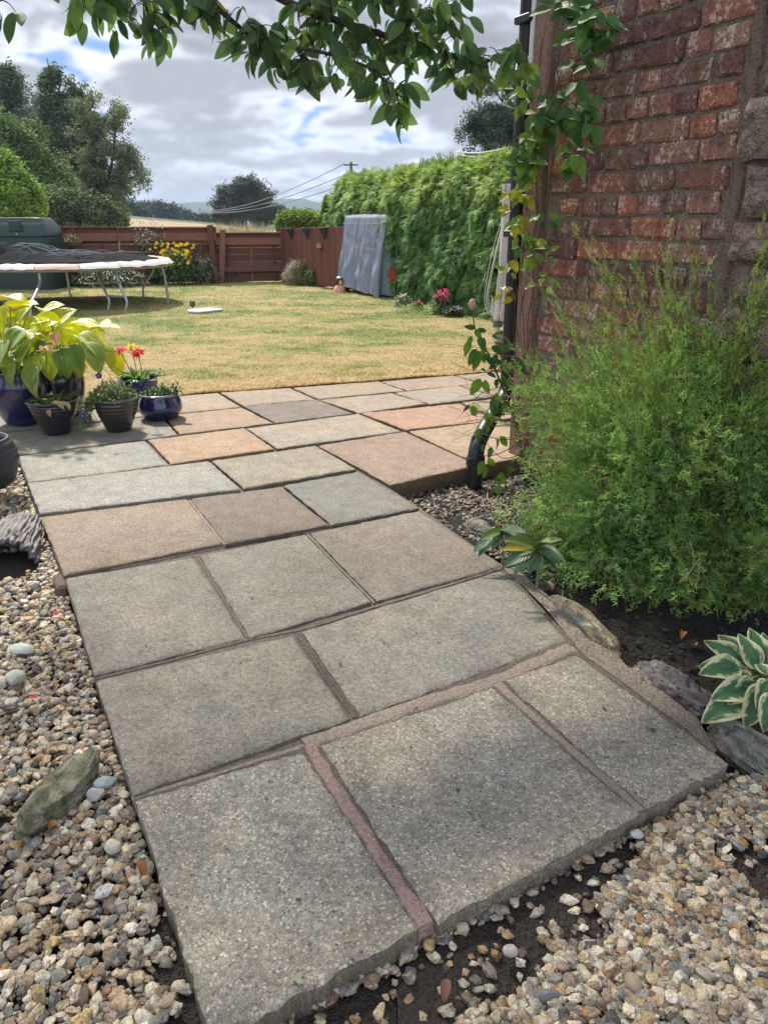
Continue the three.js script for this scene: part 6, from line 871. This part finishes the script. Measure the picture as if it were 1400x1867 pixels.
function pebble(label, px, py, sx, sy, sz, ry, o) { const m = mesh('pebble', rockGeo(sx, sy, sz, { det: 10, amp: 0.07, fine: 0.01, planes: o.planes ?? 2, ...o }), o.m ?? M(1, 1, 1, 0.7, { vertexColors: true })); const p = G(px, py, GY + 0.01); m.position.set(p.x, GY + 0.008 + sy * 0.3, p.z); m.rotation.set(R(-0.15, 0.15), ry, R(-0.15, 0.15)); return tag(m, label, 'pebble'); }
pebble('pale blue-green oval pebble, the farther of two on the left', 42, 1189, 0.066, 0.034, 0.045, 0.1, { a: [0.55, 0.57, 0.49], b: [0.46, 0.48, 0.41] });
pebble('pale green-grey oval pebble, the nearer of two on the left', 30, 1240, 0.052, 0.036, 0.05, 0.5, { a: [0.52, 0.51, 0.41], b: [0.43, 0.42, 0.34] });
pebble('flat blue slate chip beside the mossy rock', 193, 1428, 0.05, 0.016, 0.038, 0.6, { a: [0.28, 0.31, 0.33], b: [0.22, 0.25, 0.27], planes: 9 });
pebble('angular pale grey stone in front of the mossy rock', 176, 1453, 0.038, 0.03, 0.03, 0.2, { a: [0.42, 0.4, 0.38], b: [0.33, 0.31, 0.3], planes: 9 });
pebble('large cream pebble by the left slab edge', 208, 1548, 0.033, 0.03, 0.03, 0.2, { a: [0.55, 0.5, 0.38], b: [0.42, 0.37, 0.28], planes: 4 });
pebble('white quartz pebble on the left gravel', 190, 1628, 0.042, 0.02, 0.028, 0.4, { a: [0.7, 0.68, 0.62], b: [0.56, 0.54, 0.5], planes: 9, m: mRock });
pebble('dark slate pebble behind the gravel top left', 64, 1069, 0.034, 0.02, 0.028, 0.7, { a: [0.28, 0.26, 0.25], b: [0.2, 0.19, 0.18] });
pebble('grey pebble alone on the bare soil at the bottom', 930, 1736, 0.027, 0.018, 0.022, 0.1, { a: [0.4, 0.38, 0.36], b: [0.32, 0.3, 0.28] });
pebble('dark grey oblong pebble in the front gravel', 995, 1818, 0.042, 0.02, 0.022, 0.0, { a: [0.17, 0.17, 0.18], b: [0.12, 0.12, 0.13] });
pebble('brown oval pebble in the front gravel', 1153, 1794, 0.026, 0.02, 0.032, 0.1, { a: [0.34, 0.25, 0.18], b: [0.28, 0.2, 0.14] });
pebble('pale blue-grey flat stone by the front slab corner', 1160, 1522, 0.03, 0.016, 0.026, 0.6, { a: [0.42, 0.43, 0.42], b: [0.3, 0.32, 0.33], planes: 8 });
pebble('white pebble at the right of the front gravel', 1374, 1440, 0.028, 0.018, 0.022, 0.6, { a: [0.6, 0.57, 0.48], b: [0.45, 0.42, 0.34], planes: 7 });
{   // weathered driftwood arch
  const a = G(-55, 1028, GY), b = G(72, 1034, GY), t = thing('driftwood_log', 'hollow silver-grey driftwood log at the left edge', 'log'), pos = [], idx = [], uv = [], cs = [], nl = 80, na = 110, ax = b.clone().sub(a).normalize(), pn = V(-ax.z, 0, ax.x), L = 0.34;
  // the hollow opens towards the camera: a half shell lying along the view
  const fw = V(0.22, 0, 0.98).normalize(), sd = V(fw.z, 0, -fw.x), c = a.clone().lerp(b, 0.5).addScaledVector(fw, 0.0).add(V(0, 0.004, 0));
  const put1 = (u, th, r, y) => c.clone().addScaledVector(fw, -L * u).addScaledVector(sd, Math.cos(th) * r).add(V(0, y, 0));
  for (let sh = 0; sh < 2; sh++) for (let i = 0; i <= nl; i++) for (let j = 0; j <= na; j++) {
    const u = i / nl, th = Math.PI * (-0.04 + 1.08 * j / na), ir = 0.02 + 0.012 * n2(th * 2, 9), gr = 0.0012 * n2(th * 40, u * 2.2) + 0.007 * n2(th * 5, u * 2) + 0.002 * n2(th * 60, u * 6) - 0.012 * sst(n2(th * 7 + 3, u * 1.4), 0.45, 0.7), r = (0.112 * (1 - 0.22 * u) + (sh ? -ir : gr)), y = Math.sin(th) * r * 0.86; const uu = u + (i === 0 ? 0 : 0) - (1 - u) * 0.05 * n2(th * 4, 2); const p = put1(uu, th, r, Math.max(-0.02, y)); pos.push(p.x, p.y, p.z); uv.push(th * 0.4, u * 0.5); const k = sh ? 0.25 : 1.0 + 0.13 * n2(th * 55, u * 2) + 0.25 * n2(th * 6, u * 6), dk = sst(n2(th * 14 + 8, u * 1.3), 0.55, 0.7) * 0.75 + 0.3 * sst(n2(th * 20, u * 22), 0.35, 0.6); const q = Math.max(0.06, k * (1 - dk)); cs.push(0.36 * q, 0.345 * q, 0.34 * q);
  }
  const S = (nl + 1) * (na + 1); for (let sh = 0; sh < 2; sh++) for (let i = 0; i < nl; i++) for (let j = 0; j < na; j++) { const p = sh * S + i * (na + 1) + j, q = p + na + 1; idx.push(p, p + 1, q, q, p + 1, q + 1); } for (let j = 0; j < na; j++) idx.push(j, S + j, j + 1, j + 1, S + j, S + j + 1); const e = nl * (na + 1); for (let j = 0; j < na; j++) idx.push(e + j, S + e + j, e + j + 1, e + j + 1, S + e + j, S + e + j + 1);
  const cap = pos.length / 3, pc = put1(1, 1.57, 0.02, 0.02); pos.push(pc.x, pc.y, pc.z); uv.push(0, 0); cs.push(0.1, 0.09, 0.08); for (let j = 0; j < na; j++) idx.push(cap, e + j, e + j + 1);
  mesh('shell', geo(pos, idx, uv, cs), M(0.62, 0.6, 0.58, 0.95, { vertexColors: true }), t);
}
{ const p = G(104, 1082, GY), m = mesh('edging_brick', box(0.035, 0.06, 0.11, 0, 0, 0, 0.011), M(0.17, 0.115, 0.085, 0.9, { map: T.grit, bumpMap: T.gritH, bumpScale: 0.006 })); m.position.set(p.x + 0.008, -0.028, p.z - 0.02); m.rotation.y = 0.52; tag(m, 'worn brown brick propping the left edge of the path', 'brick'); }

// ---------- small plants by the path ----------
{
  rnd = mulberry(141);
  const cream = (u, t) => { const e = Math.abs(u) + 0.24 * n2(u * 2 + t * 2, t * 6); return e > 0.66 || t > 0.95 ? C(0.62, 0.6, 0.36) : e > 0.58 ? C(0.22, 0.3, 0.13) : C(0.06, 0.15, 0.065).multiplyScalar(1 + 0.3 * n2(u * 7, t * 2)); };
  const gs = [0.9, 0.6, 1.2].map((c) => leafGeo({ L: 0.15, W: 0.085, curl: c, fold: 0.3, nl: 16, nw: 16, a: 0.68, ribs: 0.006, wave: 0.03, tip: 0.5, col: cream })), m = leafMat(1, 1, 1, 0.3, 0.5, { vertexColors: true }), c0 = G(1385, 1262, -0.06), t = thing('variegated_hosta', 'cream-edged green hosta beside the slate rock', 'hosta', c0), st = [];
  for (const [x, y, dx, dy, h, s] of [[1352, 1225, -78, -24, 1.52, 1], [1345, 1215, -62, 4, 1.5, 0.8], [1350, 1205, -62, -42, 1.6, 0.9], [1368, 1215, -42, -62, 1.62, 1], [1380, 1220, -22, -62, 1.58, 1], [1392, 1215, -14, -64, 1.6, 1.05], [1402, 1218, 4, -62, 1.62, 1], [1372, 1236, -52, -6, 1.48, 0.9], [1380, 1245, -36, 24, 1.46, 1], [1372, 1255, -76, 48, 1.44, 1], [1368, 1250, -62, 16, 1.45, 0.85], [1392, 1248, -22, 62, 1.42, 1.1], [1402, 1240, -14, 40, 1.42, 1], [1412, 1235, 26, -40, 1.55, 1], [1418, 1252, 20, 60, 1.42, 1.1], [1425, 1240, 60, 10, 1.5, 1], [1396, 1230, -14, -26, 1.46, 0.8], [1420, 1220, 46, -50, 1.6, 1], [1405, 1262, -4, 66, 1.38, 1]]) { const a = P(x, y, h), b = P(x + dx, y + dy, h - (dy > 0 ? 0.06 : -0.03)), d = b.clone().sub(a), lf = mesh('leaf', pick(gs), m, t); put(lf, basis(a.clone().sub(c0), d, V(-0.15 * Math.sign(-dx), 0.85, 0.75), s * clamp(d.length() / 0.135, 0.4, 1))); st.push(sweep([V(R(-0.02, 0.02), 0, R(-0.02, 0.02)), a.clone().sub(c0).multiplyScalar(0.6).add(V(0, 0.02, 0)), a.clone().sub(c0)], 0.004, 0.003, 5)); }
  mesh('stalks', merge(st), M(0.25, 0.32, 0.14, 0.6), t);
  const hg = [leafGeo({ L: 0.095, W: 0.036, curl: 0.8, fold: 0.3, nl: 10, nw: 4, a: 0.85, ribs: 0.0 }), leafGeo({ L: 0.085, W: 0.03, curl: 0.5, fold: 0.4, nl: 10, nw: 4, a: 0.85 })], hm = [leafMat(0.17, 0.25, 0.16, 0.25, 0.38, tx), leafMat(0.1, 0.17, 0.09, 0.25, 0.38, tx), leafMat(0.17, 0.26, 0.05, 0.35, 0.5, tx), leafMat(0.42, 0.36, 0.03, 0.35, 0.6, tx)];
  [['pale green hellebore at the left by the wedge rock', 914, 968, 2.42, [[-36, 16, 0], [-40, 30, 1], [-14, 24, 0], [18, 8, 0], [14, -12, 1], [30, -8, 0], [-22, 2, 2], [40, 2, 1], [-30, 8, 0]]], ['larger grey-green hellebore with drooping leaves beside the path mortar', 978, 1000, 2.2, [[-44, 14, 1], [-34, 34, 0], [-12, 40, 0], [8, 34, 0], [32, 2, 0], [40, 20, 1], [10, -26, 2], [-20, 2, 0], [-40, -14, 3], [-28, -24, 2], [28, -22, 2], [-6, 26, 1], [36, 30, 1]]]].forEach(([lab, x, y, Z, ls]) => { const o = P(x, y, Z), g = thing('hellebore', lab, 'plant', V(o.x, -0.07, o.z)); const top = V(0, o.y + 0.07, 0); mesh('stem', sweep([V(0.01, 0, -0.02), V(0.012, top.y * 0.6, -0.01), top], 0.004, 0.003, 6), M(0.16, 0.2, 0.07, 0.7), g); for (const [dx, dy, k] of ls) { const b = P(x + dx, y + dy, Z - 0.02 - R(0, 0.06)).sub(o), lf = mesh('leaf', pick(hg), hm[k], g); put(lf, basis(top.clone(), b, V(R(-0.2, 0.2), 1, 0.6), 1.2 * clamp(b.length() / 0.085, 0.8, 1.2))); } });
  // scattered weeds in the right-hand gravel
  const wd = thing('gravel_weeds', 'thin weeds and dry stalks in the gravel beside the shrub', 'weeds'), wm = [], wc = []; for (let i = 0; i < 240; i++) { const p = G(R(900, 1010), R(905, 990), -0.065); p.y += R(0, 0.06); wm.push(basis(p, rdir(-0.2, 1), V(0, 1, 0), R(0.6, 1.6))); wc.push(pick([C(0.13, 0.2, 0.05), C(0.08, 0.14, 0.04), C(0.25, 0.26, 0.06)]).multiplyScalar(R(0.7, 1.3))); } inst('foliage', tiny, leafMat(1, 1, 1, 0.35), wm, wc, wd);
  mesh('stalk', merge([[[890, 890], [893, 915], [925, 935]], [[925, 900], [900, 920], [885, 930]], [[895, 912], [930, 925], [960, 930]]].map((l) => sweep(l.map(([a, b], i) => G(a, b, -0.05 + 0.02 * (i % 2))), 0.0028, 0.0018, 5))), M(0.36, 0.29, 0.2, 0.9), wd);
  // fallen petals and leaves
  const bl = leafGeo({ L: 0.034, W: 0.018, curl: 1.3, fold: 0.9, nl: 6, nw: 3, wave: 0.05 }), pet = leafGeo({ L: 0.02, W: 0.014, curl: 0.8, fold: 0.3, nl: 4, nw: 3 });
  [['fallen_petal', 'red petal in the gravel near the brown brick', 101, 1115, 'petal', [0.6, 0.02, 0.06], pet, GY], ['fallen_petal', 'bright red petal below the two oval pebbles', 55, 1273, 'petal', [0.7, 0.03, 0.08], pet, GY], ['fallen_petal', 'red petal on the soil right of the hellebore', 972, 1071, 'petal', [0.55, 0.02, 0.03], pet, -0.045], ['fallen_petal', 'red petal wedged between log and path', 73, 972, 'petal', [0.55, 0.05, 0.05], pet, GY], ['fallen_leaf', 'dry brown leaf on the bare soil at the bottom edge', 815, 1785, 'leaf', [0.22, 0.11, 0.08], bl, GY], ['fallen_leaf', 'rust brown leaf by the left slab edge', 253, 1570, 'leaf', [0.3, 0.13, 0.05], bl, GY], ['fallen_leaf', 'orange leaf on dark soil behind the pitted rock', 1248, 1152, 'leaf', [0.4, 0.14, 0.04], bl, -0.045], ['fallen_leaf', 'reddish leaf beside the variegated hosta', 1268, 1177, 'leaf', [0.35, 0.08, 0.03], bl, -0.045], ['fallen_leaf', 'pinkish dry leaf on the soil under the shrub edge', 998, 1062, 'leaf', [0.4, 0.2, 0.16], bl, -0.045], ['fallen_leaf', 'brown curled leaf below the mossy rock', 110, 1500, 'leaf', [0.34, 0.17, 0.06], bl, GY], ['fallen_leaf', 'small brown leaf on soil below the feathery shrub', 1115, 1062, 'leaf', [0.28, 0.14, 0.1], bl, -0.045]].forEach(([n, l, x, y, cat, c, g, y0]) => { const m = mesh(n, g, leafMat(...c, 0.25, 0.8)); put(m, basis(G(x, y, y0 + 0.022), V(R(-1, 1), R(-0.1, 0.25), R(-1, 1)), V(0, 1, 0), 1)); tag(m, l, cat); });
}

// ---------- cherry tree overhead ----------
{
  rnd = mulberry(151);
  const base = V(-3.1, -0.08, -2.6), t = thing('cherry_tree', 'cherry tree whose leafy boughs hang over the top of the photo', 'tree', base), sub = (v) => v.clone().sub(base), mb = M(0.075, 0.055, 0.045, 0.85, { map: T.rock, bumpMap: T.rockH, bumpScale: 0.01 });
  const fork = V(-2.7, 2.2, -2.9), pr = (l) => l.map(([x, y, z]) => sub(P(x, y, z)));
  mesh('trunk', sweep([sub(base), V(0.1, 1.0, -0.05), sub(fork)], 0.17, 0.12, 12), mb, t);
  const limbs = [[fork, V(-1.6, 2.9, -2.8), P(380, -160, 2.6)], [fork, V(-1.7, 3.2, -3.6), V(-0.3, 3.4, -4.2)], [fork, V(-1.8, 3.3, -2.2), V(0.1, 3.5, -2.2), V(1.0, 3.5, -2.6)], [fork, V(-2.6, 3.3, -3.8), V(-2.2, 3.7, -4.7)], [fork, V(-2.4, 3.2, -1.8), V(-1.6, 3.7, -0.9)]]; for (const l of limbs) mesh('limb', sweep(l.map(sub), 0.075, 0.02, 9), mb, t);
  const lim0 = P(380, -160, 2.6), tw = [];
  const br = [
    { l: [[360, -40, 2.6], [395, 12, 2.55], [420, 35, 2.52], [457, 64, 2.5], [500, 84, 2.5], [545, 92, 2.5], [575, 128, 2.5]], n: 30, r: 0.009, from: 0.1 },
    { l: [[380, -120, 2.6], [470, -30, 2.55], [540, 12, 2.55], [600, 33, 2.55], [666, 54, 2.6], [720, 70, 2.65], [774, 76, 2.7], [830, 105, 2.75], [870, 116, 2.8], [912, 103, 2.85], [958, 93, 2.9]], n: 82, r: 0.013, from: 0.2 },
    { l: [[500, 84, 2.5], [570, 92, 2.45], [630, 108, 2.45], [680, 128, 2.45], [715, 165, 2.45], [735, 178, 2.45]], n: 32, r: 0.006, from: 0.1 },
    { l: [[560, 10, 2.5], [595, -10, 2.5], [650, -20, 2.5]], n: 12, r: 0.006, from: 0 },
    { l: [[720, 70, 2.65], [760, 30, 2.65], [800, 20, 2.65], [838, 32, 2.65]], n: 20, r: 0.005, from: 0.1 },
    { l: [[200, -60, 2.4], [255, -10, 2.4], [270, 20, 2.4], [282, 62, 2.4]], n: 17, r: 0.006, from: 0.3 },
    { l: [[120, -60, 2.3], [150, -12, 2.3], [180, 8, 2.3]], n: 10, r: 0.005, from: 0.4 },
    { l: [[300, -50, 2.45], [340, -14, 2.45], [380, -2, 2.45]], n: 14, r: 0.005, from: 0.3 }, { l: [[-40, -30, 2.3], [-10, -8, 2.3], [4, 2, 2.3]], n: 5, r: 0.004, from: 0.3 },
    { l: [[640, -40, 2.6], [690, -24, 2.6], [730, -14, 2.6], [760, -6, 2.6]], n: 14, r: 0.005, from: 0 }, { l: [[500, 84, 2.5], [470, 60, 2.45], [450, 40, 2.4]], n: 8, r: 0.004, from: 0.2 }, { l: [[820, -40, 2.7], [840, -16, 2.7], [850, -8, 2.7]], n: 4, r: 0.004, from: 0.5 }];
  const gs = [leafGeo({ L: 0.098, W: 0.05, curl: 0.5, fold: 0.35, nl: 9, nw: 4, a: 0.88, wave: 0.012, tip: 0.9 }), leafGeo({ L: 0.105, W: 0.046, curl: 0.9, fold: 0.5, nl: 9, nw: 4, a: 0.9, wave: 0.016, tip: 1 }), leafGeo({ L: 0.09, W: 0.05, curl: 0.3, fold: 0.2, nl: 9, nw: 4, a: 0.85, wave: 0.015, tip: 0.9 })], lm = [leafMat(0.2, 0.33, 0.1, 0.6, 0.6, tx), leafMat(0.27, 0.42, 0.1, 0.62, 0.6, tx), leafMat(0.14, 0.25, 0.1, 0.56, 0.6, tx), leafMat(0.32, 0.5, 0.09, 0.62, 0.55, tx), leafMat(0.5, 0.36, 0.03, 0.45, 0.6, tx)], extra = [], exC = []; let count = 0;
  for (const b of br) {
    const pts = pr(b.l), cv = new THREE.CatmullRomCurve3(pts); mesh('branch', sweep(pts, b.r, b.r * 0.3, 7), mb, t); if (b.l[0][1] < 0) tw.push(sweep([sub(lim0), sub(lim0).lerp(pts[0], 0.5).add(V(0, 0.08, 0)), pts[0]], 0.012, b.r, 6));
    const bn = Math.round(b.n * 1.4); for (let i = 0; i < bn; i++) {
      const u = lerp(b.from, 1, (i + rnd()) / bn), p = cv.getPoint(u), o = V(R(-0.05, 0.05), R(-0.06, 0.035), R(-0.07, 0.07)), a = p.clone().add(o); tw.push(sweep([p, p.clone().lerp(a, 0.6).add(V(0, 0.008, 0)), a], 0.0016, 0.001, 4));
      const nn = 1 + (rnd() < 0.55 ? 1 : 0); for (let q = 0; q < nn; q++) { const d = V(R(-0.95, 0.95), -R(0.1, 1.3), R(-0.7, 0.7)), s = R(0.5, 0.92), mm = basis(a.clone().add(V(R(-0.01, 0.01), 0, R(-0.01, 0.01))), d, V(R(-1, 1), 0.5, R(-1, 1)), s); const yl = b.n === 30 && u < 0.3 && rnd() < 0.2; if (count < 296 && rnd() < 0.62) { put(mesh('leaf', pick(gs), lm[yl ? 4 : Math.floor(Math.pow(rnd(), 1.2) * 4)], t), mm); count++; } else { extra.push(mm); exC.push(1); } }
    }
  }
  mesh('twigs', merge(tw), mb, t);
  // the crown above the picture, which shades the near paving
  const cm = [], cc = []; for (let k = 0; k < 17000; k++) { const d = rdir(), r = Math.pow(rnd(), 0.42), p = V(-1.15 + d.x * r * 2.7, 3.75 + d.y * r * 0.85, -2.95 + d.z * r * 2.6); if (p.y < 2.6 + 0.19 * Math.max(0, -p.z - 3.2)) continue;  cm.push(basis(sub(p), V(R(-0.7, 0.7), -R(0.2, 1.2), R(-0.7, 0.7)), V(R(-1, 1), 1, R(-1, 1)), R(0.5, 0.85))); const g = R(0.7, 1.3); cc.push(C(0.13 * g, 0.22 * g, 0.07 * g)); }
  for (const b of br) if (b.l[0][1] < 0) { const e = sub(P(...b.l[0])), s = sub(lim0); for (let i = 0; i < 60; i++) { const p = s.clone().lerp(e, rnd()).add(V(R(-0.07, 0.07), R(-0.04, 0.1), R(-0.07, 0.07))); if (H + (p.z + base.z) * -0.25 > p.y + base.y) continue; cm.push(basis(p, V(R(-0.9, 0.9), -R(0.1, 1.2), R(-0.7, 0.7)), V(R(-1, 1), 0.5, R(-1, 1)), R(0.5, 0.9))); cc.push(C(0.15, 0.26, 0.08).multiplyScalar(R(0.7, 1.3))); } }
  for (const m of extra) { cm.push(m); cc.push(C(0.08, 0.15, 0.045)); }
  inst('crown', gs[2], leafMat(1, 1, 1, 0.42, 0.55), cm, cc, t);
}
renderer.render(scene, camera);
